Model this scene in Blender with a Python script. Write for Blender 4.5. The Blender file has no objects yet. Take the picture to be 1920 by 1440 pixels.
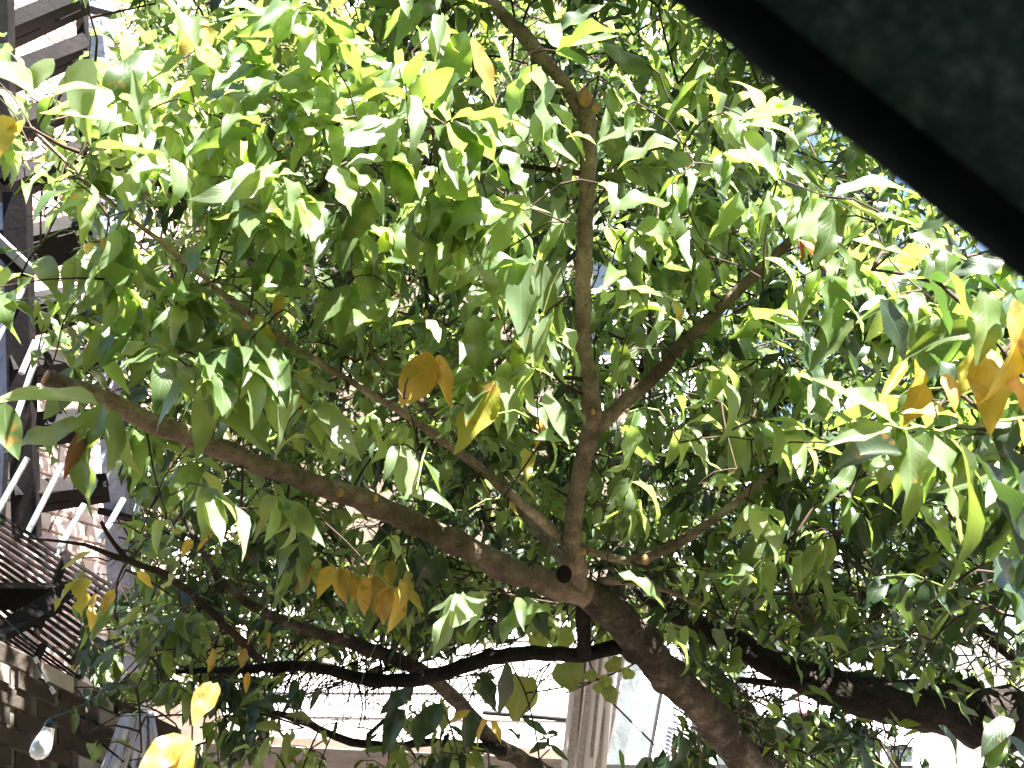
import bpy, math, random
import numpy as np
from mathutils import Vector, Matrix

random.seed(7)
rng = np.random.default_rng(7)
sc = bpy.context.scene
C = sc.collection

# ---------------------------------------------------------------- camera
PITCH, ROLL, FPX = math.radians(22), math.radians(-5), 1663.0
CAM = Vector((0, 0, 1.6))
Fv = Vector((0, math.cos(PITCH), math.sin(PITCH)))
R0 = Vector((1, 0, 0)); U0 = Vector((0, -math.sin(PITCH), math.cos(PITCH)))
Rv = math.cos(ROLL) * R0 + math.sin(ROLL) * U0
Uv = -math.sin(ROLL) * R0 + math.cos(ROLL) * U0
cd = bpy.data.cameras.new('camera'); cam = bpy.data.objects.new('camera', cd); C.objects.link(cam)
m = Matrix((Rv, Uv, -Fv)).transposed().to_4x4(); m.translation = CAM
cam.matrix_world = m
cd.sensor_width = 36; cd.lens = 36 * FPX / 1920
cd.clip_start = 0.01; cd.clip_end = 500
cd.dof.use_dof = True; cd.dof.focus_distance = 2.4; cd.dof.aperture_fstop = (cd.lens / 1000) / 0.0031
sc.camera = cam

# ---------------------------------------------------------------- light
SUN = Vector((0.42, -0.50, 0.78)).normalized()      # towards the sun
w = bpy.data.worlds.new('World'); sc.world = w; w.use_nodes = True
nt = w.node_tree; nt.nodes.clear()
sky = nt.nodes.new('ShaderNodeTexSky'); sky.sky_type = 'NISHITA'; sky.sun_disc = False
sky.sun_elevation = math.asin(SUN.z); sky.sun_rotation = math.atan2(SUN.x, SUN.y)
bg = nt.nodes.new('ShaderNodeBackground'); bg.inputs[1].default_value = 0.05
out = nt.nodes.new('ShaderNodeOutputWorld')
nt.links.new(sky.outputs[0], bg.inputs[0]); nt.links.new(bg.outputs[0], out.inputs[0])
sl = bpy.data.lights.new('sun', 'SUN'); sl.energy = 5.0; sl.angle = math.radians(0.5); sl.color = (1, 0.96, 0.89)
so = bpy.data.objects.new('sun', sl); C.objects.link(so)
so.rotation_euler = SUN.to_track_quat('Z', 'Y').to_euler()
sc.view_settings.view_transform = 'Standard'; sc.view_settings.look = 'None'
sc.view_settings.exposure = 3.28; sc.view_settings.gamma = 1
sc.view_settings.use_curve_mapping = False
sc.render.engine = 'CYCLES'
sc.cycles.max_bounces = 8; sc.cycles.transmission_bounces = 6; sc.cycles.diffuse_bounces = 3; sc.cycles.caustics_reflective = False
sc.cycles.use_denoising = True

def P(px, py, d):
    """point seen at pixel (px, py) of the 1920x1440 photograph at depth d metres"""
    return CAM + Fv * d + Rv * ((px - 960) / FPX * d) + Uv * (-(py - 720) / FPX * d)
def W(px, py, y):
    """point at pixel (px, py) on the upright plane y metres in front"""
    r = Fv + Rv * ((px - 960) / FPX) + Uv * (-(py - 720) / FPX)
    return CAM + r * (y / r.y)
def Pn(px, py, d):
    return np.array(P(px, py, d))
def pix(p):
    v = Vector(p) - CAM; d = v.dot(Fv)
    return 960 + v.dot(Rv) / d * FPX, 720 - v.dot(Uv) / d * FPX, d
def L(px, d):                                        # length of px pixels at depth d
    return px / FPX * d

# ---------------------------------------------------------------- materials
def mat(name):
    mm = bpy.data.materials.new(name); mm.use_nodes = True
    n = mm.node_tree; b = n.nodes['Principled BSDF']
    return mm, n, b
def noise_mat(name, c1, c2, scale=8, rough=0.8, bump=0.3, bscale=40, stretch=(1, 1, 1), coords='Object', spec=0.3, c3=None, bdist=0.004):
    mm, n, b = mat(name)
    tc = n.nodes.new('ShaderNodeTexCoord'); mp = n.nodes.new('ShaderNodeMapping')
    mp.inputs['Scale'].default_value = stretch
    n.links.new(tc.outputs[coords], mp.inputs[0])
    t = n.nodes.new('ShaderNodeTexNoise'); t.inputs['Scale'].default_value = scale; t.inputs['Detail'].default_value = 8
    t.inputs['Roughness'].default_value = 0.65
    n.links.new(mp.outputs[0], t.inputs[0])
    r = n.nodes.new('ShaderNodeValToRGB'); r.color_ramp.elements[0].position = 0.32; r.color_ramp.elements[1].position = 0.68
    r.color_ramp.elements[0].color = (*c1, 1); r.color_ramp.elements[1].color = (*c2, 1)
    if c3:
        e = r.color_ramp.elements.new(0.52); e.color = (*c3, 1)
    n.links.new(t.outputs[0], r.inputs[0])
    oi = n.nodes.new('ShaderNodeObjectInfo')
    hv = n.nodes.new('ShaderNodeHueSaturation')
    mr = n.nodes.new('ShaderNodeMapRange'); mr.inputs[3].default_value = 0.78; mr.inputs[4].default_value = 1.2
    n.links.new(oi.outputs['Random'], mr.inputs[0]); n.links.new(mr.outputs[0], hv.inputs['Value'])
    n.links.new(r.outputs[0], hv.inputs['Color']); n.links.new(hv.outputs[0], b.inputs['Base Color'])
    t2 = n.nodes.new('ShaderNodeTexNoise'); t2.inputs['Scale'].default_value = bscale; t2.inputs['Detail'].default_value = 6
    n.links.new(mp.outputs[0], t2.inputs[0])
    bp = n.nodes.new('ShaderNodeBump'); bp.inputs['Strength'].default_value = bump; bp.inputs['Distance'].default_value = bdist
    n.links.new(t2.outputs[0], bp.inputs['Height']); n.links.new(bp.outputs[0], b.inputs['Normal'])
    if 'bark' in name:
        vo = n.nodes.new('ShaderNodeTexVoronoi'); vo.inputs['Scale'].default_value = 75
        m5 = n.nodes.new('ShaderNodeMapping'); m5.inputs['Scale'].default_value = (1, 1, 2.2); n.links.new(tc.outputs['Object'], m5.inputs[0]); n.links.new(m5.outputs[0], vo.inputs[0])
        r5 = n.nodes.new('ShaderNodeMapRange'); r5.inputs[1].default_value = 0.16; r5.inputs[2].default_value = 0.30; r5.inputs[3].default_value = 0.6; r5.inputs[4].default_value = 1; n.links.new(vo.outputs['Distance'], r5.inputs[0])
        n6 = n.nodes.new('ShaderNodeTexNoise'); n6.inputs['Scale'].default_value = 5; n6.inputs['Detail'].default_value = 5; n.links.new(tc.outputs['Object'], n6.inputs[0])
        r6 = n.nodes.new('ShaderNodeMapRange'); r6.inputs[1].default_value = 0.35; r6.inputs[2].default_value = 0.65; r6.inputs[3].default_value = 0.6; r6.inputs[4].default_value = 1.5; n.links.new(n6.outputs[0], r6.inputs[0])
        mu = n.nodes.new('ShaderNodeMath'); mu.operation = 'MULTIPLY'; n.links.new(r5.outputs[0], mu.inputs[0]); n.links.new(r6.outputs[0], mu.inputs[1])
        x5 = n.nodes.new('ShaderNodeMix'); x5.data_type = 'RGBA'; x5.blend_type = 'MULTIPLY'; x5.inputs[0].default_value = 1
        n.links.new(hv.outputs[0], x5.inputs[6]); n.links.new(mu.outputs[0], x5.inputs[7]); n.links.new(x5.outputs[2], b.inputs['Base Color'])
        ad = n.nodes.new('ShaderNodeMath'); ad.operation = 'MULTIPLY_ADD'; ad.inputs[1].default_value = 0.5; n.links.new(r5.outputs[0], ad.inputs[0]); n.links.new(t2.outputs[0], ad.inputs[2])
        n.links.new(ad.outputs[0], bp.inputs['Height'])
    b.inputs['Roughness'].default_value = rough; b.inputs['Specular IOR Level'].default_value = spec
    return mm

def leaf_mat(name, top, under, trans, spread=0.25, tw=0.45, rough=0.33, hue=0.015, spots=0.12, spotc=(0.25, 0.12, 0.03), mottle=None):
    mm, n, b = mat(name); N = n.nodes; K = n.links
    uv = N.new('ShaderNodeUVMap'); sp = N.new('ShaderNodeSeparateXYZ'); K.new(uv.outputs[0], sp.inputs[0])
    # |u - .5|
    s1 = N.new('ShaderNodeMath'); s1.operation = 'SUBTRACT'; s1.inputs[1].default_value = 0.5; K.new(sp.outputs[0], s1.inputs[0])
    ab = N.new('ShaderNodeMath'); ab.operation = 'ABSOLUTE'; K.new(s1.outputs[0], ab.inputs[0])
    rib = N.new('ShaderNodeMapRange'); rib.inputs[1].default_value = 0.012; rib.inputs[2].default_value = 0.035
    rib.inputs[3].default_value = 1; rib.inputs[4].default_value = 0; K.new(ab.outputs[0], rib.inputs[0])
    # side veins: sin((v - .55|u-.5|) * k)
    mu = N.new('ShaderNodeMath'); mu.operation = 'MULTIPLY_ADD'; mu.inputs[1].default_value = -0.45; K.new(ab.outputs[0], mu.inputs[0]); K.new(sp.outputs[1], mu.inputs[2])
    k = N.new('ShaderNodeMath'); k.operation = 'MULTIPLY'; k.inputs[1].default_value = 75; K.new(mu.outputs[0], k.inputs[0])
    sn = N.new('ShaderNodeMath'); sn.operation = 'SINE'; K.new(k.outputs[0], sn.inputs[0])
    vn = N.new('ShaderNodeMapRange'); vn.inputs[1].default_value = 0.8; vn.inputs[2].default_value = 1; K.new(sn.outputs[0], vn.inputs[0])
    ge = N.new('ShaderNodeNewGeometry'); oi = N.new('ShaderNodeObjectInfo')
    rd = N.new('ShaderNodeMath'); rd.operation = 'ADD'; K.new(ge.outputs['Random Per Island'], rd.inputs[0]); K.new(oi.outputs['Random'], rd.inputs[1])
    fr = N.new('ShaderNodeMath'); fr.operation = 'FRACT'; K.new(rd.outputs[0], fr.inputs[0])
    k7 = N.new('ShaderNodeMath'); k7.operation = 'MULTIPLY'; k7.inputs[1].default_value = 7.31; K.new(rd.outputs[0], k7.inputs[0])
    fr2 = N.new('ShaderNodeMath'); fr2.operation = 'FRACT'; K.new(k7.outputs[0], fr2.inputs[0])
    tc = N.new('ShaderNodeTexCoord'); no = N.new('ShaderNodeTexNoise'); no.inputs['Scale'].default_value = 35; no.inputs['Detail'].default_value = 4
    K.new(ge.outputs['Position'], no.inputs[0])
    def tint(col):
        mv = N.new('ShaderNodeMapRange'); mv.inputs[3].default_value = 1 - spread; mv.inputs[4].default_value = 1 + spread * 1.6; K.new(fr.outputs[0], mv.inputs[0])
        mh = N.new('ShaderNodeMapRange'); mh.inputs[3].default_value = 0.5 - hue; mh.inputs[4].default_value = 0.5 + hue; K.new(fr2.outputs[0], mh.inputs[0])
        h = N.new('ShaderNodeHueSaturation'); K.new(mh.outputs[0], h.inputs['Hue']); K.new(mv.outputs[0], h.inputs['Value'])
        h.inputs['Color'].default_value = (*col, 1)
        return h.outputs[0]
    def mixc(a, bb, fac, kind='MIX'):
        x = N.new('ShaderNodeMix'); x.data_type = 'RGBA'; x.blend_type = kind
        if isinstance(fac, float): x.inputs[0].default_value = fac
        else: K.new(fac, x.inputs[0])
        for i, v in ((6, a), (7, bb)):
            if isinstance(v, tuple): x.inputs[i].default_value = (*v, 1)
            else: K.new(v, x.inputs[i])
        return x.outputs[2]
    base = mixc(tint(top), tint(under), ge.outputs['Backfacing'])
    vs = N.new('ShaderNodeMath'); vs.operation = 'MULTIPLY'; vs.inputs[1].default_value = 0.12; K.new(vn.outputs[0], vs.inputs[0])
    mx = N.new('ShaderNodeMath'); mx.operation = 'MAXIMUM'; K.new(vs.outputs[0], mx.inputs[0])
    rs = N.new('ShaderNodeMath'); rs.operation = 'MULTIPLY'; rs.inputs[1].default_value = 0.45; K.new(rib.outputs[0], rs.inputs[0]); K.new(rs.outputs[0], mx.inputs[1])
    ribc = tuple(min(1, c * 1.6 + 0.06) for c in under)
    base = mixc(base, ribc, mx.outputs[0])
    sm = N.new('ShaderNodeMapRange'); sm.inputs[1].default_value = 0.70 - spots * 0.4; sm.inputs[2].default_value = 0.78 - spots * 0.4; K.new(no.outputs[0], sm.inputs[0])
    base = mixc(base, spotc, sm.outputs[0])
    if mottle:
        n3 = N.new('ShaderNodeTexNoise'); n3.inputs['Scale'].default_value = 13; K.new(ge.outputs['Position'], n3.inputs[0])
        m3 = N.new('ShaderNodeMapRange'); m3.inputs[1].default_value = 0.5; m3.inputs[2].default_value = 0.68; m3.inputs[4].default_value = 0.75; K.new(n3.outputs[0], m3.inputs[0])
        base = mixc(base, mottle, m3.outputs[0])
        e3 = N.new('ShaderNodeMapRange'); e3.inputs[1].default_value = 0.40; e3.inputs[2].default_value = 0.5; e3.inputs[4].default_value = 0.6; K.new(ab.outputs[0], e3.inputs[0])
        e4 = N.new('ShaderNodeMath'); e4.operation = 'MULTIPLY'; K.new(e3.outputs[0], e4.inputs[0]); K.new(no.outputs[0], e4.inputs[1])
        base = mixc(base, (0.28, 0.11, 0.02), e4.outputs[0])
    nm = N.new('ShaderNodeMapRange'); nm.inputs[3].default_value = 0.72; nm.inputs[4].default_value = 1.25; K.new(no.outputs[0], nm.inputs[0])
    base = mixc(base, nm.outputs[0], 1.0, 'MULTIPLY')
    K.new(base, b.inputs['Base Color'])
    b.inputs['Roughness'].default_value = rough; b.inputs['Specular IOR Level'].default_value = 0.75
    hs = N.new('ShaderNodeMath'); hs.operation = 'ADD'; K.new(rib.outputs[0], hs.inputs[0]); K.new(vn.outputs[0], hs.inputs[1])
    hn = N.new('ShaderNodeMath'); hn.operation = 'ADD'; K.new(hs.outputs[0], hn.inputs[0]); K.new(no.outputs[0], hn.inputs[1])
    bp = N.new('ShaderNodeBump'); bp.inputs['Strength'].default_value = 0.25; bp.inputs['Distance'].default_value = 0.0008
    K.new(hn.outputs[0], bp.inputs['Height']); K.new(bp.outputs[0], b.inputs['Normal'])
    tr = N.new('ShaderNodeBsdfTranslucent')
    tcol = mixc(tint(trans), tuple(c * 0.6 for c in trans), mx.outputs[0])
    K.new(tcol, tr.inputs[0])
    ms = N.new('ShaderNodeMixShader'); ms.inputs[0].default_value = tw
    K.new(b.outputs[0], ms.inputs[1]); K.new(tr.outputs[0], ms.inputs[2])
    K.new(ms.outputs[0], N['Material Output'].inputs[0])
    return mm

M = {}
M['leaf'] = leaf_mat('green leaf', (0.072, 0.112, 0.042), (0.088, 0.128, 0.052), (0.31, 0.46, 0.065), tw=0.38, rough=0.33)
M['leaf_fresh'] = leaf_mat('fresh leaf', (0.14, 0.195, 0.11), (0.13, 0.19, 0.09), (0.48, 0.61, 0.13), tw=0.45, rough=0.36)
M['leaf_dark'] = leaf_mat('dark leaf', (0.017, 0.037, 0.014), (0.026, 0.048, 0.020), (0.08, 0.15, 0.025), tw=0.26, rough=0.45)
M['leaf_yellow'] = leaf_mat('yellow leaf', (0.54, 0.35, 0.07), (0.58, 0.38, 0.09), (0.80, 0.54, 0.07), tw=0.4, rough=0.5, spots=0.4, mottle=(0.16, 0.19, 0.035))
M['leaf_olive'] = leaf_mat('olive leaf', (0.30, 0.27, 0.05), (0.32, 0.32, 0.10), (0.55, 0.50, 0.05), tw=0.42, rough=0.5, spots=0.3)
M['leaf_dead'] = leaf_mat('dry leaf', (0.24, 0.11, 0.06), (0.30, 0.15, 0.09), (0.30, 0.12, 0.05), tw=0.2, rough=0.7)
M['leaf_vine'] = leaf_mat('vine leaf', (0.12, 0.17, 0.05), (0.20, 0.25, 0.10), (0.42, 0.48, 0.09), tw=0.5, rough=0.5, spots=0.2)
M['bark'] = noise_mat('brown bark', (0.14, 0.10, 0.075), (0.42, 0.34, 0.27), 18, 0.85, 0.9, 70, (1, 1, 1), c3=(0.27, 0.20, 0.155), bdist=0.008)
M['bark_grey'] = noise_mat('grey bark', (0.045, 0.036, 0.03), (0.28, 0.24, 0.21), 12, 0.9, 1.0, 45, (1, 1, 1), c3=(0.11, 0.085, 0.068), bdist=0.02)
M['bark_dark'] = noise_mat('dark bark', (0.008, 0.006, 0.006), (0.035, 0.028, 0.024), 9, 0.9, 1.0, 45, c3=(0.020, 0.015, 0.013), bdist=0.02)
M['twig'] = noise_mat('twig bark', (0.022, 0.014, 0.010), (0.08, 0.048, 0.032), 12, 0.7, 0.3, 60)
M['twig_green'] = noise_mat('green shoot', (0.14, 0.20, 0.05), (0.22, 0.24, 0.08), 12, 0.5, 0.2, 60)
M['cut'] = noise_mat('cut wood', (0.55, 0.26, 0.10), (0.70, 0.46, 0.24), 40, 0.8, 0.4, 90)
M['hollow'] = noise_mat('rotten hollow', (0.012, 0.009, 0.008), (0.03, 0.02, 0.018), 30, 1, 0.5, 60)

# ---------------------------------------------------------------- object helpers
def link(o, parent=None):
    C.objects.link(o)
    if parent: o.parent = parent
    return o
def meshobj(name, verts, faces, material, parent=None, smooth=False, uvs=None, kind=None):
    me = bpy.data.meshes.new(name)
    me.from_pydata([tuple(v) for v in verts], [], faces)
    me.materials.append(material)
    if smooth: me.polygons.foreach_set('use_smooth', [True] * len(me.polygons))
    me.update()
    o = bpy.data.objects.new(name, me); link(o, parent)
    if kind: o['kind'] = kind
    return o
def tag(o, label, cat, group=None, kind=None):
    if label: o['label'] = label
    if cat: o['category'] = cat
    if group: o['group'] = group
    if kind: o['kind'] = kind
    return o
def thing(name, label, cat, loc, group=None):
    o = bpy.data.objects.new(name, None); o.empty_display_size = 0.05; link(o); o.location = loc
    tag(o, label, cat, group); bpy.context.view_layer.update()
    return o
class Acc:
    def __init__(s): s.v = []; s.f = []
    def add(s, v, f):
        k = len(s.v); s.v.extend([tuple(x) for x in v]); s.f.extend([tuple(i + k for i in q) for q in f])
def local(verts, parent):
    if parent is None: return verts
    o = Vector(parent['_o']) if '_o' in parent else parent.location
    return [Vector(v) - o for v in verts]
def hexa(c):        # 8 corners: bottom 4, top 4
    return c, [(0, 3, 2, 1), (4, 5, 6, 7), (0, 1, 5, 4), (1, 2, 6, 5), (2, 3, 7, 6), (3, 0, 4, 7)]
def bar(a, b, up, wd, th):
    """box bar from a to b; wd along the side direction, th along up"""
    a = Vector(a); b = Vector(b); d = (b - a).normalized(); s = d.cross(Vector(up)).normalized(); u = s.cross(d).normalized()
    s *= wd / 2; u *= th / 2
    return hexa([a - s - u, a + s - u, a + s + u, a - s + u, b - s - u, b + s - u, b + s + u, b - s + u])
def smooth_path(pts, rad, step):
    """catmull-rom through pts with radii"""
    pts = [np.array(p, float) for p in pts]; o = []; r = []
    n = len(pts)
    for i in range(n - 1):
        p0 = pts[max(i - 1, 0)]; p1 = pts[i]; p2 = pts[i + 1]; p3 = pts[min(i + 2, n - 1)]
        k = max(2, int(np.linalg.norm(p2 - p1) / step))
        for j in range(k):
            t = j / k
            q = 0.5 * ((2 * p1) + (-p0 + p2) * t + (2 * p0 - 5 * p1 + 4 * p2 - p3) * t * t + (-p0 + 3 * p1 - 3 * p2 + p3) * t ** 3)
            o.append(q); r.append(rad[i] * (1 - t) + rad[i + 1] * t)
    o.append(pts[-1]); r.append(rad[-1])
    return o, r
def tube(path, rad, sides=8, lump=0.0, cap=True):
    path = np.array(path, float); n = len(path)
    tan = np.gradient(path, axis=0); tan /= np.linalg.norm(tan, axis=1)[:, None] + 1e-9
    ref = np.array([0.31, 0.2, 0.93]); 
    if abs(np.dot(ref, tan[0])) > 0.9: ref = np.array([0.9, 0.3, 0.1])
    vs = []; a = np.linspace(0, 2 * math.pi, sides, endpoint=False)
    u = np.cross(tan[0], ref)
    for i in range(n):
        u = u - tan[i] * np.dot(u, tan[i]); u /= np.linalg.norm(u) + 1e-9
        v = np.cross(tan[i], u)
        rr = rad[i] * (1 + (lump * (rng.random(sides) - 0.5) if lump else 0))
        rr = np.broadcast_to(rr, (sides,))
        vs.append(path[i] + (np.cos(a) * rr)[:, None] * u + (np.sin(a) * rr)[:, None] * v)
    vs = np.concatenate(vs); f = []
    for i in range(n - 1):
        for j in range(sides):
            k = (j + 1) % sides
            f.append((i * sides + j, i * sides + k, (i + 1) * sides + k, (i + 1) * sides + j))
    if cap:
        f.append(tuple(range(sides - 1, -1, -1))); f.append(tuple((n - 1) * sides + j for j in range(sides)))
    return [tuple(x) for x in vs], f

# ---------------------------------------------------------------- leaves
def leaf_variant(nl, nw, seed, broad=False):
    r = np.random.default_rng(seed)
    t = np.linspace(0, 1, nl + 1); u = np.linspace(-1, 1, nw + 1)
    wid = r.uniform(0.135, 0.19) * np.power(np.clip(np.sin(math.pi * np.power(t, 0.78)), 0, 1), 0.85) * (1.12 - 0.35 * t)
    wid[0] = 0.006; wid[-1] = 0.001
    fold = r.uniform(0.05, 0.65); curl = r.uniform(-0.3, 1.9); side = r.normal(0, 0.35)
    tw = r.normal(0, 0.5); wa = r.uniform(0.15, 0.6); wk = r.uniform(7, 15); ph = r.uniform(0, 6.3); ph2 = r.uniform(0, 6.3)
    # centre line
    th = -curl * t ** 1.3 + 0.25; la = side * t
    dy = np.cos(th) * np.cos(la); dz = np.sin(th); dx = np.sin(la)
    cy = np.concatenate([[0], np.cumsum((dy[1:] + dy[:-1]) / 2)]) / nl
    cz = np.concatenate([[0], np.cumsum((dz[1:] + dz[:-1]) / 2)]) / nl
    cx = np.concatenate([[0], np.cumsum((dx[1:] + dx[:-1]) / 2)]) / nl
    V = []; UV = []
    for j in range(nl + 1):
        nrm = np.array([0, -math.sin(th[j]), math.cos(th[j])])
        a = tw * t[j]
        sd = np.array([math.cos(a), 0, 0]) + nrm * math.sin(a)
        n2 = nrm * math.cos(a) - np.array([math.sin(a), 0, 0])
        for i in range(nw + 1):
            x = u[i] * wid[j]
            wave = wa * math.sin(wk * t[j] + (ph if u[i] > 0 else ph2)) * abs(u[i]) ** 1.5 * wid[j]
            p = np.array([cx[j], cy[j], cz[j]]) + sd * x * math.cos(fold) + n2 * (abs(x) * math.sin(fold) + wave)
            V.append(p); UV.append((0.5 + u[i] * 0.5, t[j]))
    F = []
    for j in range(nl):
        for i in range(nw):
            k = j * (nw + 1) + i
            F.append((k, k + 1, k + nw + 2, k + nw + 1))
    CURL[seed] = abs(curl - 0.35) + abs(tw) + abs(side)
    return np.array(V), np.array(F), np.array(UV)
CURL = {}
HI = [leaf_variant(10, 4, 100 + i) for i in range(26)]
MD = [leaf_variant(7, 2, 300 + i) for i in range(26)]
LO = [leaf_variant(5, 2, 500 + i) for i in range(26)]
FLAT = sorted(range(26), key=lambda k: CURL[100 + k])[:11]
HIM = {}
def hi_mesh(k, mname):
    if (k, mname) not in HIM:
        V, F, UV = HI[k]
        me = bpy.data.meshes.new('leaf'); me.from_pydata(V.tolist(), [], F.tolist())
        uvl = me.uv_layers.new(name='UVMap'); uvl.data.foreach_set('uv', UV[F.ravel()].ravel())
        me.polygons.foreach_set('use_smooth', [True] * len(me.polygons))
        me.materials.append(M[mname]); me.update(); HIM[(k, mname)] = me
    return HIM[(k, mname)]

def frame_mat(base, d, n, ln, wsc):
    d = d / np.linalg.norm(d); n = n - d * np.dot(n, d); n /= np.linalg.norm(n) + 1e-9
    s = np.cross(d, n)
    A = np.eye(4); A[:3, 0] = s * ln * wsc; A[:3, 1] = d * ln; A[:3, 2] = n * ln; A[:3, 3] = base
    return A

CLEAR = []      # limbs that show in front: few leaves hang over them
OPEN = [(1085, 1225, 1265, 1425, .93), (940, 1210, 1085, 1335, .85), (560, 1265, 760, 1395, .6), (760, 1240, 940, 1390, .4), (1735, 1365, 1850, 1440, .85), (1650, 1380, 1740, 1440, .6),
        (0, 0, 150, 90, .95), (40, 90, 150, 330, .45), (0, 405, 150, 500, .75), (0, 860, 200, 1010, .85), (0, 1010, 130, 1240, .9), (0, 1220, 130, 1440, .98), (590, 930, 720, 1010, .5),
        (1385, 1250, 1510, 1350, .8), (1790, 1140, 1910, 1290, .55), (150, 0, 200, 130, .5), (0, 520, 50, 860, .7), (190, 1340, 340, 1440, .8), (1560, 960, 1580, 1100, .7), (1600, 985, 1620, 1060, .6),
        (850, 1220, 1090, 1250, .9), (160, 900, 240, 1140, .7)]
# sprays that hang clear in front of the rest: x0, y0, x1, y1, their depth
FRONT = [(555, 1045, 785, 1190, 2.0), (765, 640, 850, 775, 1.54), (1515, 735, 1700, 865, 1.0), (1670, 800, 1880, 1000, .98), (150, 750, 240, 955, 1.48), (270, 1270, 425, 1450, 1.6), (100, 1070, 225, 1180, 1.8),
         (1530, 330, 1700, 500, 1.48), (850, 60, 925, 200, 1.4), (990, 120, 1060, 270, 1.45), (1110, 215, 1280, 320, 1.45), (880, 705, 985, 850, 1.55), (930, 470, 1035, 640, 1.55), (1380, 360, 1430, 505, 1.45), (840, 1330, 945, 1390, 2.0)]
def hidden(l):
    b, d, n, ln = l[0], l[1] / np.linalg.norm(l[1]), l[2], l[3]
    for t in (0.15, 0.5, 0.9):
        x, y, dp = pix(b + d * ln * t)
        for (x0, y0, x1, y1, p) in OPEN:
            if x0 < x < x1 and y0 < y < y1 and random.random() < p: return True
        for (x0, y0, x1, y1, dd) in FRONT:
            if x0 < x < x1 and y0 < y < y1 and dp < dd + .03: return True
        if CL is not None:
            k = ((CL[:, 0] - x) ** 2 + (CL[:, 1] - y) ** 2 < (CL[:, 3] + 22 / max(dp, 1) * 1.5) ** 2) & (CL[:, 2] > dp)
            if k.any() and random.random() < 0.95 * CL[k, 4].max(): return True
    return False
CL = None
class Tree:
    def __init__(s, name, label, loc, group=None):
        s.root = thing(name, label, 'tree', loc, group); s.o = np.array(loc, float)
        s.nodes = []; s.leaves = []; s.twigs = []; s.clear = []
    def branch(s, pts, mname='bark', sides=12, name='branch', lump=0.10, cut=False, keep=0, label=None, step=0.035):
        """pts: (px, py, depth, width_px)"""
        P3 = [Pn(a, b, d) for a, b, d, wd in pts]; R = [L(wd, d) / 2 for a, b, d, wd in pts]
        path, r = smooth_path(P3, R, step)
        if keep: CLEAR.extend((pix(q), rr_ * FPX / pix(q)[2], keep) for q, rr_ in zip(path, r))
        path = np.array(path); path[1:-1] += rng.normal(0, 0.002, path[1:-1].shape)
        r = np.array(r)
        # swellings at buds
        for _ in range(max(1, len(r) // 7)):
            k = rng.integers(1, len(r) - 1); r[k] *= 1.16
        v, f = tube(path, r, sides, lump)
        o = meshobj(name, [np.array(x) - s.o for x in v], f, M[mname], s.root, True)
        if label: o['label'] = label
        for q in path[::3]: s.nodes.append(q)
        if cut:
            e = path[-1]; d = path[-1] - path[-3]; d /= np.linalg.norm(d)
            v, f = tube([e - d * 0.001, e + d * 0.004, e + d * 0.006], [r[-1] * 0.96, r[-1] * 0.93, r[-1] * 0.7], 14, 0.08)
            meshobj('cut_end', [np.array(x) - s.o for x in v], f, M['cut'], o, False)
        return o
    def leaf(s, base, d, n, ln, mname, wsc=1.0, hero=False):
        s.leaves.append((np.array(base, float), np.array(d, float), np.array(n, float), ln, wsc, mname, hero))
    def twig(s, path, r0, r1, mname='twig'):
        s.twigs.append((path, r0, r1, mname))
    def sprig(s, tip, axis, ln, nleaf, lsize, palette, droop=0.8):
        """a shoot ending at tip, carrying alternate drooping leaves; returns its base"""
        axis = axis / np.linalg.norm(axis); base = tip - axis * ln
        mid = (base + tip) / 2 + np.array([0, 0, 0.12 * ln])
        s.twig([base, mid, tip], 0.0022, 0.0012, 'twig' if random.random() < 0.6 else 'twig_green')
        a0 = random.uniform(0, 6.28)
        e1 = np.cross(axis, [0, 0, 1.0]); e1 /= np.linalg.norm(e1) + 1e-9; e2 = np.cross(axis, e1)
        mn = random.choice(palette)
        for i in range(nleaf):
            t = (i + 0.5) / nleaf; t = 0.15 + 0.85 * t
            p = (1 - t) ** 2 * base + 2 * t * (1 - t) * mid + t * t * tip
            a = a0 + i * 2.4
            rad = math.cos(a) * e1 + math.sin(a) * e2
            d = rad * 0.75 + axis * random.uniform(0.25, 0.9) + np.array([0, 0, -random.uniform(0.3, 2.0) * droop])
            d += rng.normal(0, 0.2, 3)
            n = np.array(SUN) * 0.95 + rng.normal(0, 0.42, 3) + rad * 0.3
            m2 = mn if random.random() < 0.85 else random.choice(palette)
            s.leaf(p, d, n, lsize * random.uniform(0.5, 1.2) * (0.75 + 0.4 * math.sin(t * 2.6)), m2, random.uniform(0.8, 1.25))
        return base
    def connect(s, pt, r=0.003, maxlen=0.9):
        N = np.array(s.nodes); dd = np.linalg.norm(N - pt, axis=1); q = N[int(dd.argmin())]; D = dd.min()
        if D < 0.01: return
        mid = (q + pt) / 2 + rng.normal(0, 0.06 * D, 3) + np.array([0, 0, 0.08 * D])
        path, rr = smooth_path([q, mid, pt], [r * (1 + D * 1.3), r * (1 + D * .6), r], 0.06)
        s.twig(path, r * (1 + D * 1.2), r * 0.8)
        for q2 in path[1::2]: s.nodes.append(q2)
        s.nodes.append(pt)
    def finish(s, nhero=300, ntwig=80):
        global CL
        CL = np.array([(a[0], a[1], a[2], w_, kp) for a, w_, kp in CLEAR])
        s.leaves = [l for l in s.leaves if l[6] or not hidden(l)]
        sc_ = []
        for i, l in enumerate(s.leaves):
            px, py, d = pix(l[0] + l[1] / np.linalg.norm(l[1]) * l[3] * 0.5)
            vis = 0 < px < 1920 and 0 < py < 1440 and d > 0.2
            sc_.append((1e6 if l[6] else 0) + (l[3] / d * 1000 if vis else 0))
        order = sorted(range(len(s.leaves)), key=lambda i: -sc_[i])
        hero = set(order[:nhero])
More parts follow.
